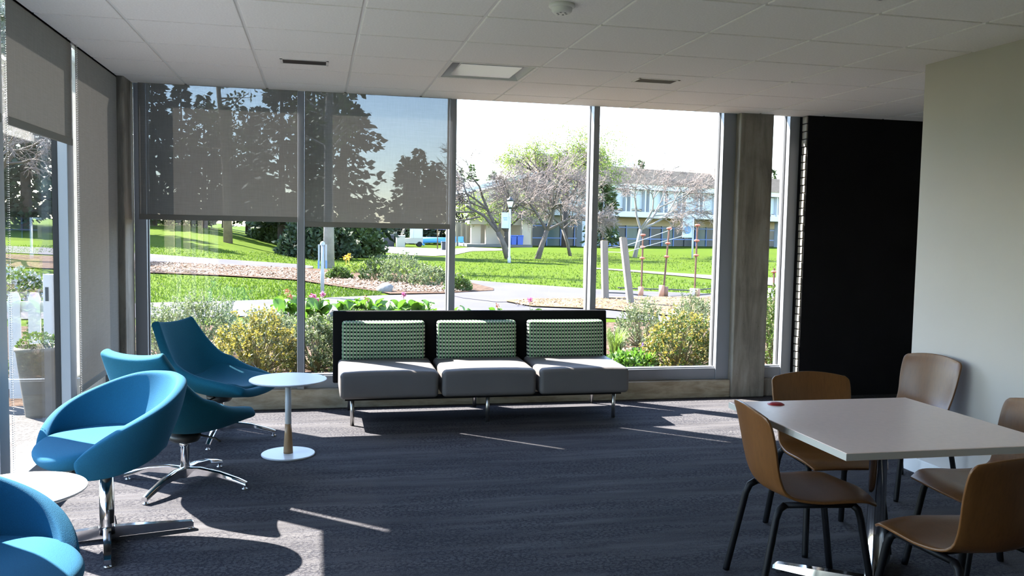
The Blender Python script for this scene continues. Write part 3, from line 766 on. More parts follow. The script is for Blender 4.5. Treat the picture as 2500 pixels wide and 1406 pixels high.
ply_chair(2.455, 3.71, math.atan2(-0.99, -0.13), 'plywood chair tucked in at the far side of the table before the black wall')
ply_chair(3.39, 4.42, math.atan2(-0.17, -0.985), 'plywood chair standing away from the table against the white wall')
ply_chair(2.835, 3.13, math.atan2(0.10, -0.99), 'plywood chair at the right side of the table, half out of the picture')
ply_chair(2.245, 2.57, math.atan2(1.0, -0.06), 'nearest plywood chair, seen from behind in the lower right corner')
# ------------------------------------------------------------------ the grounds outside
def ray(px, py): return (px-1250)/FPX*CR - (py-703)/FPX*CU + CF
def sstep(a, b, x):
    t_ = min(1, max(0, (x-a)/(b-a))); return t_*t_*(3-2*t_)
def terrain(x, y):
    """lawn level: a flat green that climbs gently towards the wood on the left"""
    r = math.hypot(x, y); ang = x/max(y, 1e-3) if y > 0 else -5
    z = -0.25 + 1.55*sstep(26, 66, r)*sstep(0.02, -0.14, ang)
    z += 0.5*sstep(66, 120, r)*sstep(0.1, -0.14, ang)
    z += 0.35*sstep(50, 62, y)*sstep(78, 66, y)*sstep(10, 18, x)*sstep(60, 40, x)          # low swell in front of the far hall
    return z
def G(px, py, lim=140):
    """where the line of sight meets the ground"""
    d = ray(px, py); t_ = 9.0
    while t_ < lim:
        q = d*t_
        if q[2]+EYE < terrain(q[0], q[1]):
            a, b = t_/1.05, t_
            for _ in range(14):
                m_ = (a+b)/2; q = d*m_
                if q[2]+EYE < terrain(q[0], q[1]): b = m_
                else: a = m_
            q = d*b; return np.array([q[0], q[1], terrain(q[0], q[1])])
        t_ *= 1.05
    q = d*lim; return np.array([q[0], q[1], terrain(q[0], q[1])])
def AT(px, py, depth):
    d = ray(px, py); k = depth/d[1]; q = d*k; return np.array([q[0], q[1], q[2]+EYE])

gx = list(np.linspace(-70, -20, 14)) + list(np.linspace(-17, 30, 40)) + list(np.linspace(34, 120, 16))
gy = list(np.linspace(7.42, 40, 40)) + list(np.linspace(42, 150, 40))
struct(build(MB().grid([[(x, y, terrain(x, y)) for x in gx] for y in gy]), 'ground_lawn', 'lawn', None, True))
struct(build(MB().grid([[(x, y, -0.25) for x in (-70, -40, -20, -10, -1.62)] for y in (-40, -20, -3, 3, 7.42)]), 'ground_lawn', 'lawn'))
struct(build(MB().box((-4.6, 1.0, -0.30), (-1.62, 7.9, -0.06)), 'ground_gravel_pad', 'gravel'))

def strip(name, material, rows, lift=0.02):
    """ground strip; rows of (px, far edge py, near edge py)"""
    xs_ = [r[0] for r in rows]; P = []
    x = xs_[0]
    while x <= xs_[-1]:
        a = np.interp(x, xs_, [r[1] for r in rows]); b = np.interp(x, xs_, [r[2] for r in rows])
        A, B = G(x, a), G(x, b)
        P.append([(p[0], p[1], terrain(p[0], p[1])+lift) for p in (A+(B-A)*k/5 for k in range(6))])
        x += 9
    return struct(build(MB().grid(P), name, material, None, True))
strip('ground_near_path', 'asphalt', [(-160, 756, 784), (180, 748, 780), (361, 741, 778), (540, 737, 775), (723, 731, 772), (942, 722, 770), (1089, 719, 770), (1235, 716, 772), (1484, 757, 778), (1700, 772, 790), (2000, 787, 806)], 0.02)
strip('ground_joining_path', 'asphalt', [(1095, 712, 722), (1131, 684, 730), (1215, 691, 740), (1330, 699, 738), (1430, 706, 733), (1487, 710, 732), (1679, 717, 728), (1760, 720, 729), (2000, 728, 736)], 0.03)
strip('ground_upper_path', 'asphalt', [(-100, 596, 612), (200, 610, 627), (361, 621, 640), (540, 634, 649), (723, 646, 658), (765, 651, 655)], 0.03)
strip('ground_mulch_bed', 'mulch', [(-100, 618, 650), (200, 630, 661), (361, 640, 668), (540, 648, 675), (723, 656, 686), (830, 661, 703), (935, 667, 716), (950, 668, 721), (1089, 680, 719), (1131, 688, 716), (1205, 707, 712)], 0.045)
strip('ground_soil_bed', 'soil', [(1236, 737, 740), (1300, 733, 752), (1430, 732, 757), (1480, 730, 759), (1600, 728, 772), (1760, 728, 786), (2000, 734, 800)], 0.05)
strip('ground_diagonal_path', 'pale_path', [(1440, 654, 657), (1487, 657, 660), (1536, 660, 664), (1650, 668, 674), (1750, 674, 684), (1900, 680, 700), (2060, 688, 712)], 0.03)
strip('ground_plaza_path', 'pale_path', [(875, 590, 603), (905, 598, 613), (950, 603, 618), (1000, 605, 624), (1060, 607, 626), (1110, 608, 623), (1150, 604, 614), (1230, 608, 612)], 0.03)
strip('ground_service_road', 'asphalt', [(700, 590, 596), (830, 594, 600), (900, 580, 600), (930, 578, 601), (965, 592, 603)], 0.03)
bed = [(x, y) for x in np.linspace(-1.9, 9.5, 30) for y in (7.42, 9.5, 11.5, 13.0)]
struct(build(MB().grid([[(x, y, -0.20) for x in np.linspace(-6.5, 10.5, 30)] for y in (7.42, 9.5, 11.5, 13.5, 15.2)]), 'ground_planting_bed', 'mulch'))

# scattered wood chips and grass blades: uncountable
def in_strip(rows, n, seed):
    rnd = random.Random(seed); xs_ = [r[0] for r in rows]
    for _ in range(n):
        x = rnd.uniform(xs_[0], xs_[-1]); a = np.interp(x, xs_, [r[1] for r in rows]); b = np.interp(x, xs_, [r[2] for r in rows])
        yield G(x, rnd.uniform(a, b)), rnd
def chips(name, label, rows, n, seed, lift, size, material):
    mb = MB()
    for p, rnd in in_strip(rows, n, seed):
        a = rnd.uniform(0, 6.3); s = size*rnd.uniform(0.5, 1.3); c_, s_ = math.cos(a)*s, math.sin(a)*s; h = rnd.uniform(-0.3, 0.6)*s; z = p[2]+lift
        mb.add([(p[0]-c_, p[1]-s_, z), (p[0]+s_*0.4, p[1]-c_*0.4, z+h*0.3), (p[0]+c_, p[1]+s_, z+h+s*0.3), (p[0]-s_*0.4, p[1]+c_*0.4, z+0.01)], [(0, 1, 2, 3)])
    o = tag(build(mb, name, material), label, 'wood chips'); o['kind'] = 'stuff'
chips('wood_chips', 'pale wood chips strewn over the mulch bed beyond the path', [(361, 641, 667), (540, 649, 674), (723, 658, 685), (830, 672, 701), (935, 690, 715), (1089, 700, 718), (1131, 702, 715)], 4200, 1, 0.06, 0.055, 'chip_light')
chips('wood_chips', 'pale wood chips on the bare soil by the rusty stakes', [(1260, 737, 750), (1430, 733, 756), (1600, 730, 770), (1745, 730, 780)], 1200, 2, 0.06, 0.035, 'chip_light')
mb = MB(); rnd = random.Random(7)
for k in range(400):
    x, y = rnd.uniform(-1.5, 6.5), rnd.uniform(8.2, 12.4); a = rnd.uniform(0, 6.3); s = rnd.uniform(0.012, 0.03)
    mb.add([(x-math.cos(a)*s, y-math.sin(a)*s, -0.19), (x+math.sin(a)*s*.4, y-math.cos(a)*s*.4, -0.18), (x+math.cos(a)*s, y+math.sin(a)*s, -0.175), (x-math.sin(a)*s*.4, y+math.cos(a)*s*.4, -0.185)], [(0, 1, 2, 3)])
o = tag(build(mb, 'wood_chips', 'chip_light'), 'wood chips among the shrubs right outside the window', 'wood chips'); o['kind'] = 'stuff'
mb = MB()
LAWNS = [([(-60, 668, 742), (361, 669, 740), (723, 688, 730), (830, 704, 725), (930, 716, 722)], 9000), ([(-60, 600, 618), (361, 600, 620), (540, 610, 633), (723, 622, 645), (860, 632, 655), (1090, 640, 680), (1131, 640, 684), (1430, 645, 705), (1700, 690, 716), (1900, 702, 726)], 9000), ([(1131, 615, 640), (1430, 618, 645), (1700, 625, 665), (1900, 630, 678)], 3000)]
for rows, n in LAWNS:
    for p, rnd in in_strip(rows, n, 5):
        h = rnd.uniform(0.03, 0.085); a = rnd.uniform(0, 6.3); s = 0.010+0.00035*p[1]
        mb.add([(p[0]-math.cos(a)*s, p[1]-math.sin(a)*s, p[2]), (p[0]+math.cos(a)*s, p[1]+math.sin(a)*s, p[2]), (p[0]+rnd.uniform(-.04, .04), p[1]+rnd.uniform(-.04, .04), p[2]+h)], [(0, 1, 2)])
o = tag(build(mb, 'grass', 'grass_blade'), 'short bright green grass of the lawns between the paths', 'grass'); o['kind'] = 'stuff'

# ------------------------------------------------------------------ plants
def rv(rnd, s=1.0):
    v = np.array([rnd.gauss(0, 1), rnd.gauss(0, 1), rnd.gauss(0, 1)]); return v/(np.linalg.norm(v)+1e-9)*s
def leaf(mb, p, d, n, l, w_):
    s = np.cross(d, n); s = s/(np.linalg.norm(s)+1e-9)*w_/2
    mb.add([p, p+d*l*0.5+s, p+d*l, p+d*l*0.5-s], [(0, 1, 2, 3)])
def unit(a): return a/(np.linalg.norm(a, axis=-1, keepdims=True)+1e-9)
def leaves_mesh(name, p, d, n, l, w_, material):
    """many leaves at once from arrays of positions, directions, normals, sizes"""
    d = unit(d); s = unit(np.cross(d, n))*w_[:, None]/2; m_ = len(p)
    V = np.stack([p, p+d*l[:, None]*0.5+s, p+d*l[:, None], p+d*l[:, None]*0.5-s], 1).reshape(-1, 3)
    me = bpy.data.meshes.new(name); me.vertices.add(4*m_); me.vertices.foreach_set('co', V.ravel().astype(np.float32))
    me.loops.add(4*m_); me.loops.foreach_set('vertex_index', np.arange(4*m_, dtype=np.int32))
    me.polygons.add(m_); me.polygons.foreach_set('loop_start', np.arange(0, 4*m_, 4, dtype=np.int32))
    me.update(calc_edges=True); me.materials.append(MATS[material]); return me
def shrub(name, label, base, rx, ry, h, sprigs, leaves, size, material, seed, tip=None, up=0.6, group=None, cat='shrub'):
    t = thing(name, label, cat, tuple(base), group=group); g = np.random.default_rng(seed); sprigs = int(sprigs*1.45)
    v = unit(g.normal(size=(sprigs, 3))); v[:, 2] = abs(v[:, 2]); r = g.uniform(0.55, 1.0, sprigs)**0.6
    e = np.stack([v[:, 0]*rx*r, v[:, 1]*ry*r, (0.02+0.98*v[:, 2])*h*r*g.uniform(0.85, 1.12, sprigs)], 1)
    d = unit(np.stack([v[:, 0]*0.7, v[:, 1]*0.7, up+v[:, 2]*0.4], 1)+0.25*unit(g.normal(size=(sprigs, 3)))); ln = g.uniform(0.10, 0.22, sprigs)*max(0.6, h)
    st = MB()
    for k in range(0, sprigs, 6): st.tube([(0.03*v[k, 0], 0.03*v[k, 1], 0), tuple(e[k]*0.6), tuple(e[k]+d[k]*ln[k]*0.7)], [0.010, 0.006, 0.002], 4, False)
    f = np.tile(np.arange(leaves)/leaves, sprigs); E = np.repeat(e, leaves, 0); Dd = np.repeat(d, leaves, 0); Ln = np.repeat(ln, leaves); m_ = len(f)
    P = E+Dd*(Ln*f)[:, None]; DD = Dd*0.55+0.8*unit(g.normal(size=(m_, 3))); nn = g.normal(size=(m_, 3)); L = size*g.uniform(0.7, 1.25, m_); W = np.full(m_, size*0.55)
    sel = f > 0.55 if tip else np.zeros(m_, bool)
    link('foliage', leaves_mesh('foliage', P[~sel], DD[~sel], nn[~sel], L[~sel], W[~sel], material), None, t)
    if tip: link('leaf_tips', leaves_mesh('leaf_tips', P[sel], DD[sel], nn[sel], L[sel], W[sel], tip), None, t)
    build(st, 'stems', 'stem', t)
    return t
def tuft(name, label, base, n, h, spread, material, seed, width=0.012, group=None, cat='grass tuft'):
    t = thing(name, label, cat, tuple(base), group=group); rnd = random.Random(seed); mb = MB()
    for k in range(n):
        a = rnd.uniform(0, 6.3); o_ = rnd.uniform(0, 0.25)*spread; L = rnd.uniform(0.6, 1.05)*h; out = rnd.uniform(0.25, 1.0)*spread
        c_, s_ = math.cos(a), math.sin(a); px_, py_ = -s_*width/2, c_*width/2
        P = [(o_, 0.0), (o_+out*0.3, L*0.6), (o_+out*0.75, L*0.92), (o_+out, L*0.86)]
        V = []
        for i, (r_, z_) in enumerate(P):
            k_ = 1-i/3.0*0.9; V += [(c_*r_-px_*k_, s_*r_-py_*k_, z_), (c_*r_+px_*k_, s_*r_+py_*k_, z_)]
        mb.add(V, [(0, 1, 3, 2), (2, 3, 5, 4), (4, 5, 7, 6)])
    build(mb, 'blades', material, t); return t
BIGLEAF = None
def bergenia(label, base, n, seed, flowers, s=1.0):
    """broad-leaved perennial: every leaf and flower head is a piece of its own"""
    global BIGLEAF
    if BIGLEAF is None:
        P = []
        for i in range(6):
            v = i/5; w_ = 0.062*math.sin(math.pi*min(1, 0.12+v*0.88))**0.7
            P.append([(0.03+0.16*v, w_*u, 0.09+0.07*math.sin(v*2.2)-0.018*abs(u)*(-1)) for u in (-1, -.5, 0, .5, 1)])
        mb = MB().grid(P); mb.tube([(0, 0, 0), (0.015, 0, 0.06), (0.03, 0, 0.09)], 0.005, 4, False)
        BIGLEAF = mb.mesh('leaf', True); BIGLEAF.materials.append(MATS['leaf_lush'])
    t = thing('broad_leaved_plant', label, 'flowering plant', tuple(base)); rnd = random.Random(seed)
    for k in range(n):
        o = link('leaf', BIGLEAF, None, t); o.rotation_euler = (rnd.uniform(-.5, .5), rnd.uniform(-0.9, 0.3), rnd.uniform(0, 6.3)); q = s*rnd.uniform(0.8, 1.3); o.scale = (q, q, q)
        o.location = (rnd.uniform(-.1, .1)*s, rnd.uniform(-.1, .1)*s, rnd.uniform(0, 0.06)*s)
    for (dx, dy, h, kind) in flowers:
        h *= 1.3
        st = build(MB().tube([(dx*.3, dy*.3, 0), (dx*.7, dy*.7, h*.6), (dx, dy, h)], [0.006, 0.005, 0.004], 5), 'flower_stalk', 'flower_rust' if kind == 'rust' else 'stem', t)
        mb = MB()
        for q in range(60 if kind == 'pink' else 24):
            o_ = rv(rnd, rnd.uniform(0.01, 0.05)*(1 if kind == 'pink' else 1.2)); leaf(mb, np.array([dx, dy, h])+o_, rv(rnd), rv(rnd), 0.034, 0.028)
        build(mb, 'flower_head', 'flower_pink' if kind == 'pink' else 'flower_rust', st)
    return t
def rock(label, base, s, seed):
    rnd = random.Random(seed); mb = MB(); n, m_ = 10, 6; P = []
    for i in range(m_+1):
        th = math.pi*i/m_
        P.append([(s[0]*math.sin(th)*math.cos(2*math.pi*j/n)*(1+0.18*math.sin(j*2.1+i*1.7+seed)), s[1]*math.sin(th)*math.sin(2*math.pi*j/n)*(1+0.15*math.cos(j*1.3+i+seed)), s[2]*0.6+s[2]*math.cos(th)*(1+0.1*math.sin(j+seed))) for j in range(n)]+[None])
        P[-1][-1] = P[-1][0]
    o = build(mb.grid(P), 'rock', 'stone', None, True); o.location = tuple(base); return tag(o, label, 'rock')

B_ = lambda px, py: G(px, py)
def on_bed(px, py):
    d = ray(px, py); k = (-0.20-EYE)/d[2]; return np.array([d[0]*k, d[1]*k, -0.20])
# left group, behind the lounge chairs
shrub('golden_shrub', 'golden-tipped shrub outside, right of the tallest teal lounge chair', on_bed(628, 915), 0.50, 0.42, 0.66, 330, 16, 0.036, 'leaf_gold', 11, 'leaf_gold_tip', 0.9)
shrub('grey_shrub', 'loose grey-green shrub rising straight behind the tallest lounge chair', on_bed(478, 868), 0.62, 0.45, 0.72, 300, 16, 0.036, 'leaf_grey', 12, None, 0.8)
shrub('grey_shrub', 'grey-green shrub at the foot of the first window beside the corner', on_bed(395, 880), 0.30, 0.35, 0.62, 160, 16, 0.036, 'leaf_grey', 13, None, 0.9)
shrub('grey_shrub', 'grey-green shrub behind the golden one, left of the first mullion', on_bed(655, 838), 0.62, 0.40, 0.40, 280, 16, 0.036, 'leaf_grey', 14, None, 0.7)
shrub('grey_shrub', 'dense grey-green shrub between the first mullion and the sofa', on_bed(772, 905), 0.36, 0.35, 0.60, 260, 16, 0.034, 'leaf_bush', 15, 'leaf_grey', 0.8)
shrub('grey_shrub', 'low grey-green shrub mostly hidden by the left end of the sofa', on_bed(880, 905), 0.42, 0.40, 0.62, 200, 14, 0.036, 'leaf_grey', 16, None, 0.7)
shrub('grey_shrub', 'thin upright grey shrub poking above the others before the near path', on_bed(555, 830), 0.16, 0.16, 0.62, 60, 12, 0.03, 'leaf_grey', 17, None, 1.6)
tuft('grass_tuft', 'yellow-green grass tuft above the top left corner of the tallest lounge chair', on_bed(428, 832), 160, 0.42, 0.26, 'tuft_green', 21)
tuft('grass_tuft', 'yellow-green grass tuft just left of the first mullion', on_bed(706, 815), 110, 0.30, 0.22, 'tuft_green', 22)
bergenia('broad-leaved plant with a rust flower stalk, left of the first mullion', on_bed(704, 782), 22, 31, [(-.02, 0, .40, 'rust'), (.05, .02, .33, 'rust')], 1.45)
bergenia('pink-flowered broad-leaved plant, right of the first mullion', on_bed(772, 792), 22, 32, [(-.05, 0, .38, 'pink'), (.03, .02, .30, 'pink'), (-.10, .03, .36, 'rust'), (.11, 0, .40, 'pink'), (.06, -.03, .26, 'pink'), (.0, 0.02, .31, 'pink')], 1.4)
for k, (px, fl, lb) in enumerate([(850, [], 'first of the broad-leaved row above the sofa back, at its left end'), (893, [(0.0, 0, .30, 'rust')], 'broad-leaved plant with one rust stalk above the left seat of the sofa'),
                                  (935, [], 'plain broad-leaved plant between two stalked ones above the sofa back'), (985, [(0.0, 0, .36, 'pink')], 'broad-leaved plant with a rosy stalk just left of the second mullion'),
                                  (1030, [(.05, 0, .18, 'rust')], 'small broad-leaved plant with a low rust bud left of the second mullion'), (1125, [], 'small leafy plant just right of the second mullion above the sofa'),
                                  (1215, [(.0, 0, .20, 'rust')], 'leafy plant with a rust stalk above the middle seat of the sofa'), (1292, [(.01, 0, .30, 'pink')], 'small plant with one round pink flower above the right seat of the sofa')]):
    bergenia(lb, on_bed(px, 782), 18 if k < 5 else 10, 40+k, fl, 1.2 if k < 5 else 0.8)
tuft('grass_tuft', 'pale grass tuft directly above the left back cushion of the sofa', on_bed(868, 785), 120, 0.26, 0.3, 'tuft_green', 23)
rock('grey stone showing over the left corner of the sofa back', on_bed(812, 780), (0.11, 0.09, 0.11), 3)
rock('squared grey boulder at the tip of the lawn by the mulch bed', G(941, 715), (0.22, 0.2, 0.17), 5)
# right group
shrub('golden_shrub', 'bright golden shrub low in the window beside the concrete column', on_bed(1665, 902), 0.50, 0.42, 0.68, 400, 16, 0.036, 'leaf_hedge', 51, 'leaf_gold_tip', 0.9)
shrub('grey_shrub', 'wispy grey-green shrub right of the sofa, below the leaning post', on_bed(1565, 845), 0.42, 0.4, 0.62, 240, 14, 0.034, 'leaf_grey', 52, None, 0.8)
shrub('grey_shrub', 'wispy grey-green shrub behind the bright golden one at the column', on_bed(1692, 830), 0.40, 0.40, 0.70, 240, 14, 0.034, 'leaf_grey', 53, None, 1.0)
tuft('grass_tuft', 'fresh green grass tuft at the right end of the sofa back', on_bed(1502, 872), 200, 0.42, 0.24, 'tuft_green', 54)
shrub('low_perennial', 'low bright green leafy clump right of the sofa seat', on_bed(1532, 908), 0.36, 0.25, 0.17, 120, 8, 0.07, 'leaf_lush', 55, None, 0.4, cat='leafy plant')
tuft('flower_spike', 'single small purple flower spike in the bed right of the sofa', on_bed(1567, 865), 10, 0.2, 0.03, 'flower_purple', 56, 0.02, cat='flower')
shrub('hedge_shrub', 'upright green shrub in the narrow window between the columns', on_bed(1890, 900), 0.28, 0.3, 0.95, 300, 15, 0.034, 'leaf_hedge', 57, None, 1.0)
# mulch island planting beyond the path
for k, (px, py, rx, h, m_, lb) in enumerate([(918, 688, 0.55, 0.75, 'leaf_bush', 'dark round bush on the mulch island, left of the lavender-grey one'), (985, 692, 0.75, 0.9, 'leaf_grey', 'lavender-grey bush in the middle of the mulch island'),
                                              (1050, 700, 0.6, 0.6, 'leaf_grey', 'dull grey bush on the mulch island next to the second mullion'), (828, 682, 0.4, 0.35, 'leaf_hedge', 'small bright bush on the mulch right of the grey sign post'),
                                              (880, 668, 0.7, 0.35, 'leaf_spring', 'low yellow-green ground cover at the edge of the far lawn'), (1020, 672, 0.8, 0.45, 'leaf_spring', 'yellow-green ground cover behind the lavender-grey bush'),
                                              (1118, 712, 0.35, 0.4, 'leaf_hedge', 'small green bush on the mulch tip right of the second mullion'), (1092, 690, 0.5, 0.4, 'leaf_spring', 'yellow-green bush seen through the second mullion gap')]):
    shrub('island_shrub', lb, G(px, py), rx, rx*0.7, h, 130, 12, 0.07, m_, 70+k)
for k, (px, py) in enumerate([(845, 655), (852, 650)]):
    mb = MB(); rnd = random.Random(k)
    for q in range(30): leaf(mb, np.array([0, 0, 0.45])+rv(rnd, 0.10), rv(rnd), rv(rnd), 0.10, 0.08)
    mb.tube([(0, 0, 0), (0, 0, 0.45)], 0.015, 4); o = build(mb, 'poppy', 'bollard_yellow'); o.location = tuple(G(px, py)); tag(o, ['orange poppies at the lawn edge nearer the pale trunk', 'orange poppies at the lawn edge just right of the other poppies'][k], 'flower')

# --- trees
def trunk_tube(mb, pts, r0, r1, n=8):
    m_ = len(pts); mb.tube(pts, [r0+(r1-r0)*(i/(m_-1)) for i in range(m_)], n)
def conifer(label, base, h, rad, seed, z0=0.12, dens=1.0, bark='bark_dark', leafm='leaf_conifer', size=0.42, shape=0.75, name='conifer'):
    t = thing(name, label, 'tree', tuple(base), group='conifers of the wood'); rnd = random.Random(seed)
    mb = MB(); trunk_tube(mb, [(0, 0, -0.2), (0, 0, h*0.5), (0, 0, h*0.97)], 0.018*h+0.05, 0.03); build(mb, 'trunk', bark, t, True)
    g = np.random.default_rng(seed); nb = int(h*2.6*dens*7.5)
    f = z0+(1-z0)*g.random(nb); R = rad*(1-f)**shape*np.minimum(1, (f-z0+0.06)*7)*g.uniform(0.62, 1.15, nb)+0.12
    a = g.uniform(0, 6.3, nb); drop = g.uniform(0.05, 0.30, nb)*R; k = (4+R*5.5).astype(int)
    f, R, a, drop = (np.repeat(q, k) for q in (f, R, a, drop)); m_ = len(f)
    r_ = R*(0.12+0.88*g.random(m_)); z = h*f-drop*(r_/R)**1.5+g.uniform(-.16, .16, m_)
    p = np.stack([np.cos(a)*r_, np.sin(a)*r_, z], 1)+unit(g.normal(size=(m_, 3)))*(0.16*R**0.5)[:, None]
    d = np.stack([np.cos(a), np.sin(a), np.full(m_, -0.25)], 1)+0.55*unit(g.normal(size=(m_, 3)))
    n_ = np.array([0, 0, 1])+1.2*unit(g.normal(size=(m_, 3)))
    link('foliage', leaves_mesh('foliage', p, d, n_, size*g.uniform(0.8, 1.6, m_), np.full(m_, size*0.75), leafm), None, t); return t
def bare_tree(label, base, h, spread, seed, limbs, bark='bark_grey', twig='twig', depth=5, name='bare_tree', lean=(0, 0), rad=0.16, leafm=None, group='bare trees on the green', fork=0.28, nl=4):
    t = thing(name, label, 'tree', tuple(base), group=group); rnd = random.Random(seed); mb = MB(); mt = MB(); ml = MB()
    def grow(p, d, L, r, lv):
        d = d/np.linalg.norm(d); mid = p+d*L*0.5+rv(rnd, 0.07*L); e = p+d*L+rv(rnd, 0.06*L)
        (mb if lv < 3 else mt).tube([p, mid, e], [r, r*0.85, r*0.7], 6 if lv < 2 else 3, False)
        if lv >= depth:
            if leafm:
                for _ in range(nl):
                    leaf(ml, e+rv(rnd, rnd.uniform(0.05, 0.40)), rv(rnd), rv(rnd), 0.17, 0.12)
            return
        for k in range(rnd.choice((2, 3, 3, 3)) if lv < depth-1 else 5):
            o_ = rv(rnd); nd = d*0.75+o_*0.72+np.array([0, 0, 0.10 if lv < 2 else -0.02]); q = p+(e-p)*rnd.uniform(0.55, 1.0)
            flat = np.array([q[0], q[1], 0]); nd = nd+flat/(np.linalg.norm(flat)+0.3)*0.22*spread
            grow(q, nd, L*rnd.uniform(0.60, 0.86), max(r*0.58, 0.011), lv+1)
        if lv >= 2:
            for k in range(4): grow(p+(e-p)*rnd.uniform(0.15, 0.9), d*0.4+rv(rnd), L*0.62, max(r*0.4, 0.011), depth)
    fk = h*fork
    top = np.array([lean[0]*fk, lean[1]*fk, fk]); mb.tube([(0, 0, -0.2), tuple(top*0.5+np.array([.03, 0, 0])), tuple(top)], [rad*1.25, rad, rad*0.9], 8)
    for (dx, dy, dz, l_) in limbs: grow(top, np.array([dx, dy, dz], float), h*l_, rad*0.62, 0)
    build(mb, 'trunk', bark, t, True); build(mt, 'twigs', twig, t)
    if leafm: build(ml, 'foliage', leafm, t)
    return t
def ground_at(px, depth):
    d = ray(px, 600); k = depth/d[1]; return np.array([d[0]*k, d[1]*k, terrain(d[0]*k, d[1]*k)])
WOOD = [(375, 66, 12.5, 3.0, 'conifer at the left edge of the shaded corner window'), (445, 74, 11.6, 2.2, 'conifer with a tall tip, second from the corner column'),
        (500, 64, 9.2, 2.6, 'shorter conifer between two taller ones in the shaded corner window'), (548, 82, 11.0, 1.6, 'slender conifer just left of the tan trunk'),
        (606, 70, 9.8, 1.9, 'low dark conifer right of the tan trunk'), (636, 76, 10.8, 1.7, 'narrow pointed conifer left of the first mullion'),
        (688, 58, 13.5, 3.0, 'broad drooping conifer just left of the first mullion'), (838, 52, 14.5, 2.9, 'largest dark conifer, filling the left of the second shaded window'),
        (765, 56, 13.5, 1.9, 'dark conifer directly right of the first mullion'), (985, 92, 9.2, 2.0, 'small conifer left in the low clump of the second window'),
        (1022, 90, 9.9, 2.0, 'tallest conifer of the low clump in the second window'), (1062, 95, 9.0, 2.4, 'right conifer of the low clump, by the second mullion')]
for k, (px, dep, h, r_, lb) in enumerate(WOOD):
    conifer('dark '+lb if not lb.startswith(('largest', 'low dark', 'dark')) else lb, ground_at(px, dep), h, r_, 100+k, 0.10 if k < 7 else 0.03, 1.0, size=0.42 if dep < 80 else 0.5)
# wood on the far left, seen through the left glazing
for k, (x, y, h, r_, lb) in enumerate([(-15.5, 52, 15, 3.6, 'dark conifer seen through the left glazing, furthest from the mullion'), (-18.8, 58, 17, 3.4, 'dark conifer in the middle of the left glazing view'), (-23.5, 56, 15, 3.8, 'dark conifer half outside the left edge of the picture'), (-13.0, 62, 16, 3.4, 'dark conifer hidden mostly by the long left shade')]):
    conifer(lb, (x, y, terrain(x, y)), h, r_, 140+k, 0.04)
bare_tree('bare pale tree with reddish twigs behind the white fence on the left', (-12.2, 36, terrain(-12.2, 36)), 8.5, 1.2, 160, [(0.5, 0, .8, .24), (-.6, .1, .6, .26), (.1, .5, .9, .24), (-.2, -.5, .7, .24)], group='bare trees on the green')
# undergrowth below the conifers
for k, (px, dep, rx, h, lb) in enumerate([(420, 70, 3.2, 1.6, 'undergrowth below the left conifers'), (690, 60, 2.2, 1.5, 'undergrowth at the foot of the drooping conifer'), (775, 46, 2.0, 1.9, 'dark bush behind the pale birch-like trunk, left of it'), (842, 50, 2.2, 2.2, 'broad light green bush right of the pale trunk'), (1060, 100, 7.0, 2.2, 'hedge along the far slope left of the second mullion'), (930, 100, 4, 1.6, 'far bush above the green utility cabinet')]):
    shrub('wood_shrub', lb, ground_at(px, dep), rx, rx*0.6, h, 260, 12, 0.30, 'leaf_bush' if k != 2 else 'leaf_conifer', 170+k, None, 0.5)
# trunks close to the lawn
def trunk_tree(label, base, h, r, seed, bark, bend):
    t = thing('tree', label, 'tree', tuple(base)); mb = MB()
    mb.tube([(0, 0, -0.2), (bend[0]*.3, 0, h*0.25), (bend[0], 0, h*0.55), (bend[1], 0, h)], [r*1.25, r, r*0.85, r*0.4], 10); build(mb, 'trunk', bark, t, True)
    rnd = random.Random(seed); mt = MB(); ml = MB()
    for k in range(34):
        f = rnd.uniform(0.42, 1.0); z = h*f; a = rnd.uniform(0, 6.3); L = rnd.uniform(0.8, 2.2)*(1.3-f*0.7); b = np.array([bend[1]*f**2, 0, z]); d = np.array([math.cos(a), math.sin(a), rnd.uniform(0.1, 0.8)])
        e = b+d*L; mt.tube([b, b+d*L*0.5+rv(rnd, 0.1), e], [0.05, 0.03, 0.012], 4, False)
        for q in range(26): leaf(ml, b+d*L*rnd.uniform(0.3, 1.1)+rv(rnd, 0.35), rv(rnd), rv(rnd), 0.2, 0.14)
    build(mt, 'branches', bark, t); build(ml, 'foliage', 'leaf_bush', t); return t
trunk_tree('leaning tree with a tan trunk on the lawn below the first shade', G(557, 592), 9.5, 0.20, 1, 'bark_tan', (-0.18, -0.6))
trunk_tree('tree with a thick pale grey trunk right of the first mullion', G(803, 655), 11.0, 0.19, 2, 'bark_pale', (-0.05, 0.2))
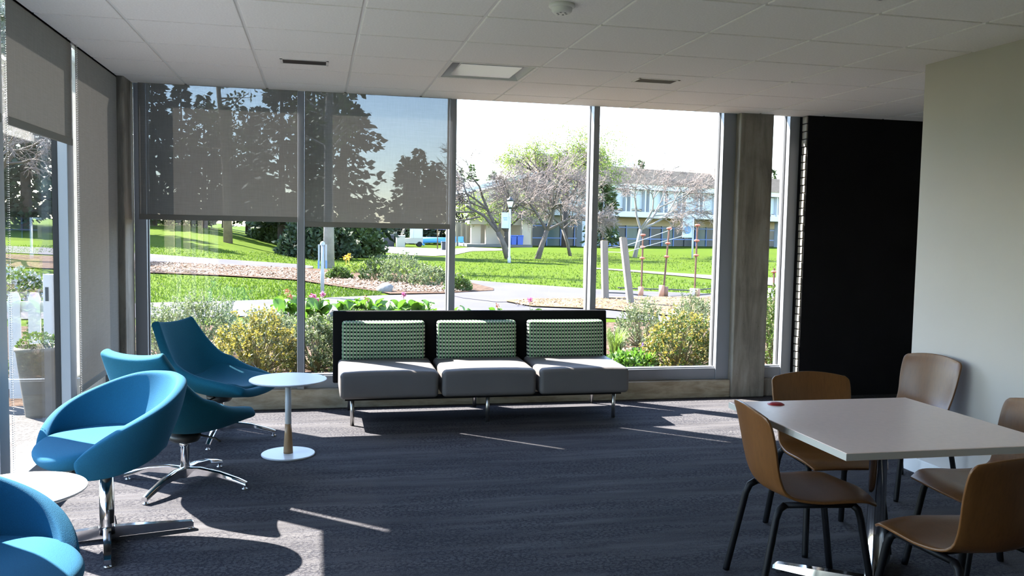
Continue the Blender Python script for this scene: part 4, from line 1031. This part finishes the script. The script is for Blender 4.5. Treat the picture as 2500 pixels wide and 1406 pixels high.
# bare trees in front of the hall
L4 = [(0.75, 0.1, .75, .25), (-.75, .1, .7, .26), (.15, .5, .95, .24), (-.2, -.4, .9, .25)]
bare_tree('large bare tree with forked leaning trunks left of the lamp post', G(1243, 632), 8.3, 1.35, 201, [(-.85, .1, .75, .30), (-.45, .3, .95, .30), (.5, .1, .8, .24), (.2, -.5, .9, .22)], rad=0.17, lean=(-.45, 0), fork=0.19)
bare_tree('bare tree with a curved trunk in the middle of the third window', G(1310, 632), 7.8, 1.45, 202, [(.85, .0, .5, .27), (-.55, .1, .85, .25), (.35, .4, .9, .25), (.1, -.5, .8, .24)], rad=0.16, lean=(.35, 0), fork=0.22)
bare_tree('smaller bare tree just left of the third mullion', G(1394, 625), 6.4, 1.3, 203, L4, rad=0.10, lean=(-.35, 0), fork=0.27)
bare_tree('bare spreading tree right of the third mullion behind the stakes', G(1548, 628), 7.6, 1.45, 204, [(.95, .1, .45, .30), (-.15, .1, 1.0, .26), (.7, .3, .7, .28), (.35, -.4, .8, .22)], bark='bark_pale', rad=0.14, lean=(.22, 0), fork=0.24, twig='twig')
bare_tree('bare dark-trunked tree right beside the second mullion', G(1130, 597), 8.5, 1.1, 205, L4, bark='bark_dark', rad=0.24, fork=0.3, leafm=None)
bare_tree('tall spring-green tree standing behind the bare ones', ground_at(1378, 84), 13.0, 0.75, 206, [(.5, .1, .9, .26), (-.6, .1, .8, .26), (.1, .4, 1.0, .28), (-.1, -.4, 1.0, .27)], bark='bark_dark', rad=0.3, leafm='leaf_spring', name='leafy_tree', group='leafy trees by the hall', fork=0.34)
bare_tree('lower spring-green tree showing between the bare branches', ground_at(1235, 80), 7.5, 1.2, 207, L4, bark='bark_dark', rad=0.2, leafm='leaf_spring', name='leafy_tree', group='leafy trees by the hall', fork=0.2, nl=2)
conifer('round dark green tree just right of the third mullion by the hall', ground_at(1468, 80), 6.4, 2.0, 208, 0.12, 1.1, leafm='leaf_bush', shape=0.35, name='leafy_tree')
conifer('far conifer tip above the roof beside the white plant box', ground_at(1559, 135), 13.6, 2.6, 209, 0.3, leafm='leaf_bush', size=0.35)  # far conifers take the lighter bush leaves, haze put into their colour
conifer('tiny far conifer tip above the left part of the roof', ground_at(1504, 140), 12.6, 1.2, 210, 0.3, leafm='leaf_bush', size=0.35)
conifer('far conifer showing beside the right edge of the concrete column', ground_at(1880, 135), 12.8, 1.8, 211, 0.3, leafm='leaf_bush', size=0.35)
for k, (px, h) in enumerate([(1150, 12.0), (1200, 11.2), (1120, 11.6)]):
    conifer(['far conifer on the skyline between the second mullion and the lamp post', 'far low conifer on the skyline above the leaning bare tree', 'far conifer on the skyline right beside the second mullion'][k], ground_at(px, 138), h, 3.2, 212+k, 0.1, 1.0, size=0.32, leafm='leaf_bush')  # skyline conifers: paler leaf colour in place of distance haze
# ------------------------------------------------------------------ the hall across the green
QA = ray(1490, 600); QB = ray(1750, 600)
PA = QA[:2]*92/QA[1]; PB = QB[:2]*99/QB[1]
UF = (PB-PA)/np.linalg.norm(PB-PA); WN = np.array([UF[1], -UF[0]])                # along the facade, outwards to the viewer
def fac(px, py, out=0.0):
    """facade coordinates (along, height) seen at a pixel, on a plane 'out' metres in front"""
    d = ray(px, py); k = (np.dot(PA, WN)+out)/np.dot(d[:2], WN); q = d*k
    return float(np.dot(q[:2]-PA, UF)), float(q[2]+EYE)
ZG0 = -0.4
hall = thing('campus_hall', 'long pale two-storey hall with brown shingled roof across the lawn', 'building', (PA[0], PA[1], 0), math.atan2(UF[1], UF[0]))
# local frame: +x along the facade to the right, -y towards the viewer
def hb(name, m_, u0, u1, w0, w1, z0, z1, parent=hall): return build(MB().box((u0, -w1, z0), (u1, -w0, z1)), name, m_, parent)
z_roof = fac(1600, 413)[1]; z_eave = fac(1600, 451, 0.8)[1]; z_fas = fac(1600, 464, 0.8)[1]; z_band0 = fac(1600, 519)[1]; z_band1 = fac(1600, 531, 1.0)[1]
uL = fac(1300, 600)[0]; uR = fac(1990, 600)[0]
hb('wall', 'wall_ext', uL, uR, -14, -0.35, z_band1-0.04, z_eave)
hb('ground_floor_core', 'wall_ext', uL, uR, -14, -3.25, ZG0, z_band1-0.04)
hb('fascia', 'fascia_ext', uL, uR, -0.4, 0.85, z_fas, z_eave)
hb('floor_band', 'fascia_ext', fac(1440, 530)[0], uR, -0.4, 1.05, z_band1, z_band0)
hb('soffit', 'soffit_ext', fac(1440, 530)[0], uR, -3.2, 1.0, z_band1-0.05, z_band1)
hb('soffit_wall', 'soffit_ext', fac(1440, 530)[0], uR, -3.4, -3.0, z_band1-0.95, z_band1-0.05)
# shingled roof in courses
nc = 9
for k in range(nc):
    a, b = k/nc, (k+1)/nc; za, zb = z_eave+(z_roof-z_eave)*a, z_eave+(z_roof-z_eave)*b; wa = 1.0-1.7*a
    hb('shingle_course', 'shingle', fac(1487, 430)[0]-0.2, uR, wa-1.75, wa, za-0.03, zb)
u1_, u2_ = fac(1302, 400)[0], fac(1488, 400)[0]; zt = fac(1440, 386)[1]
for k in range(nc+4):
    a, b = k/(nc+4), (k+1)/(nc+4); za, zb = z_eave-0.1+(zt-z_eave+0.1)*a, z_eave-0.1+(zt-z_eave+0.1)*b
    hb('shingle_course', 'shingle', u1_, u2_+0.9*(1-a)-0.3, 1.2-1.3*a-2.0, 1.25-1.3*a, za-0.03, zb)
hb('roof_ridge', 'fascia_ext', u1_, u2_-0.3, -1.9, 0.0, zt, zt+0.12)
up = fac(1541, 400)[0]
ub = fac(1620, 400)[0]; uc = fac(1582, 400)[0]
hb('plant_box', 'fascia_ext', up, ub+0.5, -8, -4.5, z_roof-0.4, z_roof+0.75)
hb('plant_box', 'fascia_ext', uc, ub, -7.6, -5, z_roof+0.75, z_roof+1.5)
hb('roof_end', 'shingle', fac(1742, 410)[0], fac(1795, 410)[0], -4, 0.2, z_eave, z_roof+0.65)
# upper storey: fins, panels, recessed windows
uw0 = fac(1480, 490)[0]; pitch = (fac(1746, 490)[0]-uw0)/6
for k in range(-3, 12):
    u = uw0+pitch*k; zt_, zb_ = z_fas, z_band0; wd = 0.36
    fr = hb('window', 'pane_teal' if k in (1, 3, 9) else 'pane_dark', u-wd*0.72, u+wd*0.72, -0.35, -0.25, zb_+0.05, zt_-(0.45 if k % 3 else 0.15))
    hb('window_head', 'wall_ext', u-wd*0.72, u+wd*0.72, -0.35, -0.10, zt_-(0.45 if k % 3 else 0.15), zt_)
    hb('pane', 'pane_teal' if k in (1, 3, 9) else 'pane_dark', u-wd*0.66, u+wd*0.66, -0.25, -0.22, zb_+0.9, zt_-0.55, fr)
    for s in (-1, 1): hb('fin', 'fascia_ext', u+s*wd-0.10, u+s*wd+0.10, -0.35, 0.45, zb_, zt_)
    hb('wall_panel', 'panel_ext', u+wd+0.12, u+pitch-wd-0.12, -0.35, 0.0, zb_+0.35, zt_-0.1)
    build(MB().tube([(u+wd+0.3, -0.05, zb_+0.16), (u+pitch/2, -0.05, zb_+0.34), (u+pitch-wd-0.3, -0.05, zb_+0.16)], 0.10, 5), 'panel_foot', 'soffit_ext', hall)
# ground floor glazing, set back
u = fac(1300, 570, -3)[0]; k = 0; zt_ = z_band1-0.95
while u < uR-2:
    hb('glazing_panel', ('pane_dark', 'pane_teal', 'pane_dark')[k % 3], u+0.06, u+1.94, -3.2, -3.1, ZG0, zt_)
    hb('glazing_bar', 'frame_blue' if k % 4 else 'bin_dark', u-0.06, u+0.06, -3.2, -3.0, ZG0, zt_)
    u += 2.0; k += 1
hb('glazing_rail', 'frame_blue', fac(1300, 570, -3)[0], uR, -3.2, -3.0, 0.55, 0.67)
hb('glazing_rail', 'frame_blue', fac(1300, 570, -3)[0], uR, -3.2, -3.0, 1.9, 2.02)
for px0, px1 in ((1478, 1493), (1496, 1511)):
    d = hb('door', 'frame_blue', fac(px0, 580, -2.8)[0], fac(px1, 580, -2.8)[0], -3.0, -2.85, ZG0, fac(1490, 564, -2.8)[1])
    a, b = fac(px0+3, 580, -2.8)[0], fac(px1-3, 580, -2.8)[0]
    hb('pane', 'clear_plastic', a, b, -2.86, -2.83, 0.5, fac(1490, 567, -2.8)[1], d)
for px in (1425, 1782, 1905):
    hb('pier', 'wall_ext', fac(px, 570)[0]-0.5, fac(px, 570)[0]+0.5, -0.6, 0.3, ZG0, z_band1)
hb('balcony_rail', 'fascia_ext', fac(1878, 520)[0], uR, 0.0, 0.3, z_band0-0.1, z_band0+0.25)

# cream wing with the low porch, nearer on the left
wing = thing('porch_wing', 'cream rendered wing with a sloping white roof edge and open porch', 'building', (0, 0, 0))
def wbx(name, m_, px0, px1, py0, py1, dep, thick, parent=wing):
    a = AT(px0, py1, dep); b = AT(px1, py0, dep); return build(MB().box((a[0], dep, min(a[2], b[2])), (b[0], dep+thick, max(a[2], b[2]))), name, m_, parent)
D = 84
wbx('upper_wall', 'cream_ext', 1258, 1306, 388, 452, D+6, 8)
a = AT(1130, 462, D); b = AT(1310, 418, D); c = AT(1130, 470, D); d = AT(1310, 428, D)
build(MB().add([(a[0], D, a[2]), (b[0], D, b[2]), (d[0], D, d[2]), (c[0], D, c[2]), (a[0], D+9, a[2]), (b[0], D+9, b[2]), (d[0], D+9, d[2]), (c[0], D+9, c[2])],
               [(0, 3, 2, 1), (4, 5, 6, 7), (0, 1, 5, 4), (3, 7, 6, 2), (0, 4, 7, 3), (1, 2, 6, 5)]), 'roof_edge', 'fascia_ext', wing)
e = AT(1130, 545, D); f = AT(1310, 545, D)
build(MB().add([(a[0]+1.0, D+0.6, e[2]), (b[0], D+0.6, e[2]), (b[0], D+0.6, d[2]), (a[0]+1.0, D+0.6, c[2])], [(0, 1, 2, 3)]).add([(a[0]+1.0, D+1.0, e[2]), (b[0], D+1.0, e[2]), (b[0], D+1.0, d[2]), (a[0]+1.0, D+1.0, c[2])], [(3, 2, 1, 0)]), 'gable_wall', 'cream_ext', wing)
wbx('porch_wall', 'cream_ext', 1150, 1174, 545, 600, D-2, 0.5); wbx('porch_wall', 'cream_ext', 1186, 1222, 545, 600, D-2, 0.5)
wbx('porch_pier', 'cream_ext', 1274, 1297, 540, 602, D-3, 0.9)
wbx('porch_beam', 'cream_ext', 1146, 1300, 538, 547, D-2.4, 1.2)
wbx('porch_back', 'soffit_ext', 1090, 1300, 546, 600, D+3, 0.4)
wbx('porch_floor', 'pale_path', 1140, 1300, 598, 602, D-4, 7)
for k in range(3): wbx('porch_post', 'soffit_ext', 1112+k*12, 1117+k*12, 546, 600, D+2, 0.3)

# --- street furniture and odds and ends on the green
def lamp_post(label, base, h, arm):
    t = thing('lamp_post', label, 'lamp post', tuple(base))
    build(MB().lathe([(0.09, 0), (0.085, 0.25), (0.055, 0.3), (0.05, h-0.55)], 12), 'pole', 'banner_white', t, True)
    build(MB().lathe([(0.07, h-0.55), (0.10, h-0.5), (0.12, h-0.46)], 12), 'collar', 'lamp_black', t, True)
    build(MB().lathe([(0.10, h-0.46), (0.17, h-0.2), (0.16, h-0.16)], 12), 'lantern', 'lamp_glass', t, True)
    build(MB().lathe([(0.20, h-0.16), (0.17, h-0.06), (0.06, h+0.02), (0.03, h+0.08)], 12), 'hood', 'lamp_black', t, True)
    b = build(MB().box((-0.44, -0.012, h-1.55), (-0.06, 0.012, h-0.74)), 'banner', 'banner_white', t)
    build(MB().add([(-0.44, -0.014, h-1.55), (-0.06, -0.014, h-1.55), (-0.06, -0.014, h-1.40), (-0.24, -0.014, h-1.32), (-0.44, -0.014, h-1.40)], [(0, 1, 2, 3, 4)]), 'banner_wave', 'panel_ext', b)
    for k in range(2): build(MB().box((-0.36+0.03*k, -0.016, h-1.04-0.10*k), (-0.14, -0.013, h-1.00-0.10*k)), 'banner_line', 'banner_blue', b)
    build(MB().tube([(0, 0, h-0.70), (-0.46, 0, h-0.72)], 0.018, 6).tube([(0, 0, h-1.57), (-0.3, 0, h-1.57)], 0.014, 6), 'banner_arm', 'lamp_black', t)
lamp_post('lamp post with black lantern and white banner in front of the porch', G(1243, 642), 3.35, -1)
t = thing('banner_pole', 'white pole with a pale blue banner near the right end of the lawn', 'banner pole', tuple(G(1690, 630)))
build(MB().lathe([(0.06, 0), (0.055, 2.95)], 10), 'pole', 'banner_white', t, True)
b = build(MB().box((-0.75, -0.012, 1.35), (-0.06, 0.012, 2.75)), 'banner', 'banner_white', t)
build(MB().lathe([(0.26, 0), (0.26, 0.004)], 16), 'banner_emblem', 'banner_blue', b).matrix_local = Matrix.Translation((-0.40, -0.014, 1.85)) @ Matrix.Rotation(math.pi/2, 4, 'X')
t = thing('sign_post', 'grey post with a dome cap and small blue plates beside the near path', 'sign post', tuple(G(787, 728)))
build(MB().lathe([(0.045, 0), (0.045, 1.30)], 14), 'post', 'post_grey', t, True)
build(MB().lathe([(0.055, 1.28), (0.06, 1.32), (0.045, 1.36), (0.0, 1.385)], 14, caps=False), 'cap', 'post_grey', t, True)
for s in (-1, 1):
    build(MB().box((s*0.085-0.02, -0.03, 0.72), (s*0.085+0.02, 0.03, 1.30)), 'side_plate', 'post_grey', t)
    build(MB().box((s*0.09-0.022, -0.035, 0.72), (s*0.09+0.022, 0.035, 0.92)), 'plate', 'sign_blue', t)
def box_thing(name, label, cat, px0, px1, pyt, pyb, mats, depth=1.0, yshift=0.0):
    base = G((px0+px1)/2, pyb); a = AT(px0, pyb, base[1]); b = AT(px1, pyt, base[1]); w_ = b[0]-a[0]; h = b[2]-base[2]
    t = thing(name, label, cat, (base[0], base[1]+depth/2, base[2]))
    build(MB().rbox((-w_/2, -depth/2, 0), (w_/2, depth/2, h*0.9), 0.03), 'body', mats[0], t)
    build(MB().rbox((-w_/2-0.03, -depth/2-0.03, h*0.9), (w_/2+0.03, depth/2+0.03, h), 0.03), 'lid', mats[1], t)
    return t
box_thing('storage_box', 'dark grey storage box beside the golf cart', 'box', 936, 963, 573, 602, ('bin_dark', 'bin_dark'), 1.4)
box_thing('storage_box', 'white storage box joined to the front of the golf cart', 'box', 968, 989, 575, 603, ('cart_cream', 'white_fence'), 1.2)
box_thing('utility_cabinet', 'green utility cabinet on the slope above the storage box', 'cabinet', 930, 955, 557, 572, ('utility_green', 'utility_green'), 1.2)
box_thing('rubbish_bin', 'dark rubbish bin left of the second mullion', 'bin', 1079, 1092, 590, 611, ('bin_dark', 'bin_dark'), 0.6)
for k, (a, b, lb) in enumerate([(1247, 1260, 'left blue recycling bin under the porch'), (1261, 1276, 'right blue recycling bin under the porch')]):
    p0 = AT(a, 600, D-3.4); p1 = AT(b, 574, D-3.4); t = thing('recycling_bin', lb, 'bin', ((p0[0]+p1[0])/2, D-3.4, p0[2]), group='blue recycling bins'); w_ = (p1[0]-p0[0])/2
    build(MB().add([(-w_*.85, -.3, 0), (w_*.85, -.3, 0), (w_*.85, .3, 0), (-w_*.85, .3, 0), (-w_, -.35, .92), (w_, -.35, .92), (w_, .35, .92), (-w_, .35, .92)], [(0, 3, 2, 1), (4, 5, 6, 7), (0, 1, 5, 4), (1, 2, 6, 5), (2, 3, 7, 6), (3, 0, 4, 7)]), 'body', 'bin_blue', t)
    build(MB().rbox((-w_*1.05, -.4, .92), (w_*1.05, .38, 1.02), 0.03), 'lid', 'bin_blue', t)
    for s in (-1, 1): build(MB().tube([(s*w_*.8-.03, .3, .1), (s*w_*.8+.03, .3, .1)], 0.1, 10), 'wheel', 'tyre', t)
cb = G(1004, 602)
t = thing('golf_cart', 'cream golf cart with clear side curtains parked on the pale path', 'golf cart', tuple(cb))
build(MB().add([(-1.2, -.55, .3), (1.0, -.55, .3), (1.0, .55, .3), (-1.2, .55, .3), (-1.05, -.55, .75), (1.0, -.55, .85), (1.0, .55, .85), (-1.05, .55, .75)], [(0, 3, 2, 1), (4, 5, 6, 7), (0, 1, 5, 4), (1, 2, 6, 5), (2, 3, 7, 6), (3, 0, 4, 7)]), 'body', 'cart_cream', t)
build(MB().rbox((-0.75, -.6, 1.72), (1.0, .6, 1.80), 0.03), 'canopy', 'cart_cream', t)
for x0_, x1_ in ((-1.0, -0.65), (0.15, 0.15), (0.95, 0.95)):
    for y in (-.55, .55): build(MB().tube([(x0_, y, .7), (x1_, y, 1.74)], 0.03, 6), 'canopy_post', 'cart_cream', t)
build(MB().box((-0.2, -.57, .8), (0.93, -.56, 1.72)), 'side_curtain', 'clear_plastic', t)
build(MB().rbox((-0.1, -.5, .75), (0.5, .5, 1.0), 0.04), 'seat', 'bark_pale', t)
for x in (-.8, .7):
    for y in (-.52, .52): build(MB().tube([(x, y-.08, .24), (x, y+.08, .24)], 0.24, 14), 'wheel', 'tyre', t)
p0 = AT(1027, 593, 82); p1 = AT(1096, 592, 82)
t = thing('inflatable_roll', 'long blue inflatable roll lying before the second mullion', 'inflatable', (p0[0], 82, terrain(p0[0], 82)))
L_ = p1[0]-p0[0]
build(MB().tube([(-.1, 0, .45), (0.1, 0, .55), (L_*.5, 0, .58), (L_, 0, .58)], [0.12, 0.30, 0.28, 0.26], 12), 'tube', 'tarp_blue', t, True)
build(MB().tube([(-.1, -.1, .3), (.35, -.15, .1)], 0.10, 8), 'end_flap', 'tarp_blue', t, True)
for k, (px, py, lb) in enumerate([(845, 597, 'yellow bollard nearest the pale trunk'), (873, 597, 'yellow bollard between the two others on the service road'), (905, 603, 'tallest yellow bollard at the corner of the pale path')]):
    t = thing('bollard', lb, 'bollard', tuple(G(px, py)), group='yellow bollards')
    build(MB().lathe([(0.09, 0), (0.09, 0.85)], 10), 'post', 'bollard_yellow', t, True); build(MB().lathe([(0.09, 0.85), (0.06, 0.93), (0.0, 0.95)], 10, caps=False), 'cap', 'bollard_yellow', t, True)
t = thing('flag_pole', 'thin pale pole left of the second mullion', 'pole', tuple(G(1068, 609)))
build(MB().lathe([(0.05, 0), (0.04, 5.0)], 8), 'pole', 'bark_tan', t, True); build(MB().lathe([(0.12, 0), (0.12, 0.06)], 10), 'foot', 'bark_pale', t)
t = thing('parasol', 'dark open parasol far beyond the blue inflatable roll', 'parasol', tuple(ground_at(1078, 92)))
build(MB().lathe([(0.04, 0), (0.04, 1.9)], 8), 'pole', 'bin_dark', t); build(MB().lathe([(1.9, 1.55), (1.0, 1.95), (0.1, 2.25), (0, 2.3)], 8, caps=False), 'canopy', 'umbrella', t)
for k, px in enumerate((1108, 1126)):
    q = AT(px, 597, 82); t = thing('patio_chair', ['blue patio chair touching the right side of the second mullion', 'blue patio chair in front of the dark tree trunk'][k], 'chair', (q[0], 82, terrain(q[0], 82)))
    build(MB().rbox((-.25, -.25, .4), (.25, .25, .46), 0.01), 'seat', 'tarp_blue', t); build(MB().rbox((-.25, .22, .46), (.25, .27, .95), 0.01), 'backrest', 'tarp_blue', t)
    for sx in (-1, 1):
        for sy in (-1, 1): build(MB().tube([(sx*.22, sy*.22, 0), (sx*.22, sy*.22, .4)], 0.025, 6), 'leg', 'steel', t)

# --- espalier rows on the bare soil: timber posts, rusty stakes, wires
def timber(label, foot, top, w_=0.09):
    b = G(*foot); q = AT(top[0], top[1], b[1]); t = thing('timber_post', label, 'post', tuple(b)); d = q-b
    P = []
    for k in (0, 1):
        c = d*k-np.array([0, 0, 0.1*(1-k)]); P.append([c+np.array([sx*w_, sy*w_, 0]) for sx, sy in ((-1, -1), (1, -1), (1, 1), (-1, 1), (-1, -1))])
    mb = MB().grid(P); mb.f.append((5, 6, 7, 8)); build(mb, 'shaft', 'weathered_wood', t)
    build(MB().box((d[0]-w_*.7, d[1]-w_*.7, d[2]), (d[0]+w_*.7, d[1]+w_*.7, d[2]+0.012)), 'end_grain', 'bark_tan', t)
    return t
timber('upright weathered timber post just right of the third mullion', (1478, 732), (1475, 588), 0.075)
timber('leaning weathered timber post between the upright one and the stakes', (1541, 744), (1521, 580), 0.072)
timber('weathered timber post peeping out left of the third mullion', (1432, 728), (1434, 600), 0.075)
def stake(label, foot, top, rings, guard):
    b = G(*foot); q = AT(top[0], top[1], b[1]); d = q-b; t = thing('tree_stake', label, 'stake', tuple(b))
    build(MB().tube([(0, 0, -0.05), tuple(d)], 0.027, 6), 'rod', 'rust', t)
    for f in rings: build(MB().lathe([(0.045, -0.03), (0.075, -0.01), (0.075, 0.01), (0.045, 0.03)], 10, tuple(d*f)), 'insulator', 'insulator', t)
    for (dx, h, m_) in guard:
        build(MB().lathe([(0.075, 0), (0.08, h)], 8, (dx, -0.05, 0)), 'tree_guard', m_, t, True)
    return t
stake('left rusty stake with red insulators and a pink tree guard', (1565, 724), (1570, 572), (.99, .80, .62), [(-.03, .27, 'guard_pink')])
stake('middle rusty stake with red insulators and a two-tone tree guard', (1618, 727), (1634, 556), (.99, .78, .59), [(-.06, .34, 'guard_pink'), (.05, .30, 'guard_brown')])
stake('right rusty stake with red insulators and a wide pale guard', (1695, 726), (1703, 548), (.99, .78, .58), [(-.08, .25, 'guard_white'), (.06, .24, 'guard_pink')])
stake('thin rusty stake in the narrow window between the columns', (1888, 738), (1890, 655), (.9,), [(-.03, .36, 'guard_pink'), (-.1, .36, 'guard_white')])
def wire(label, pts, r, m_, name, cat):
    tag(build(MB().tube(pts, r, 5), name, m_), label, cat)
pts = [G(1478, 732)+np.array([0, 0, 1.32]), G(1541, 744)+np.array([-0.2, 0, 1.40]), AT(1640, 560, 23)]
wire('upper thin wire strung from the timber posts to the middle stake', [tuple(p) for p in pts], 0.007, 'wire', 'fence_wire', 'wire')
pts = [G(1478, 732)+np.array([0, 0, 1.22]), G(1541, 744)+np.array([-0.2, 0, 1.25]), AT(1680, 572, 23.5)]
wire('lower thin wire strung from the timber posts towards the right stake', [tuple(p) for p in pts], 0.007, 'wire', 'fence_wire', 'wire')
def hose(label, pp, dep): wire(label, [tuple(AT(px, py, dep)) for px, py in pp], 0.018, 'hose', 'drip_hose', 'hose')
hose('upper black drip hose running along the stakes', [(1508, 702), (1560, 705), (1620, 706), (1690, 709), (1720, 706), (1760, 702), (1840, 704), (1910, 706)], 22.5)
hose('lower black drip hose running along the stakes', [(1480, 714), (1530, 716), (1560, 720), (1600, 724), (1640, 722), (1690, 721), (1740, 717), (1800, 718), (1910, 722)], 21.8)

# --- outside the left glazing: picket fence and pot
fence = thing('picket_fence', 'white picket fence outside the left glazing', 'fence', (0, 8.15, -0.12))
FX1 = -2.28
for k in range(16):
    x = FX1-0.10-0.158*k
    build(MB().add([(x-.048, -.012, .08), (x+.048, -.012, .08), (x+.048, -.012, .95), (x+.030, -.012, 1.0), (x-.030, -.012, 1.0), (x-.048, -.012, .95),
                    (x-.048, .012, .08), (x+.048, .012, .08), (x+.048, .012, .95), (x+.030, .012, 1.0), (x-.030, .012, 1.0), (x-.048, .012, .95)],
                   [(0, 1, 2, 3, 4, 5), (11, 10, 9, 8, 7, 6)] + [(i, (i+1) % 6+6-6 if False else (i+1) % 6, (i+1) % 6+6, i+6)[::-1] for i in range(6)]), 'picket', 'white_fence', fence)
build(MB().box((FX1-2.6, .012, .83), (FX1, .045, .92)), 'rail', 'white_fence', fence); build(MB().box((FX1-2.6, .012, .16), (FX1, .045, .25)), 'rail', 'white_fence', fence)
po = build(MB().rbox((FX1-.02, -.04, 0), (FX1+.06, .04, 1.16), 0.006), 'post', 'white_fence', fence)
build(MB().box((FX1+.0, -.045, .93), (FX1+.025, -.04, 1.05)), 'latch', 'black_metal', po)
_d = ray(98, 1014); _k = (-0.06-EYE)/_d[2]; PX_, PY_ = _d[0]*_k, _d[1]*_k
t = thing('plant_pot', 'tapered grey-brown pot with a clipped bush outside the left glazing', 'plant pot', (PX_, PY_, -0.06))
build(MB().lathe([(0.105, 0), (0.13, 0.2), (0.165, 0.52), (0.175, 0.53), (0.175, 0.56), (0.155, 0.56), (0.15, 0.50), (0.0, 0.50)], 28, caps=False), 'pot', 'pot', t, True)
mb = MB(); rnd = random.Random(3)
for k in range(500):
    v = rv(rnd); p = np.array([v[0]*.15, v[1]*.15, .54+abs(v[2])*.12]); leaf(mb, p, (v+rv(rnd, .6))/1.6, rv(rnd), 0.03, 0.02)
build(mb, 'bush', 'leaf_hedge', t)
for k, (x, y, r_, h, lb) in enumerate([(-2.45, 9.4, .5, .75, 'green bush behind the right pickets of the white fence'), (-3.75, 9.6, .7, .8, 'green bush behind the left pickets of the white fence')]):
    shrub('fence_bush', lb, (x, y, -.22), r_, .45, h, 200, 14, 0.045, 'leaf_bush', 300+k, 'leaf_hedge')
shrub('white_blossom_bush', 'low bush dotted with white blossom on the lawn behind the fence', (-6.6, 19.5, terrain(-6.6, 19.5)), 1.5, .8, .8, 240, 10, 0.09, 'leaf_bush', 310, 'flower_white')
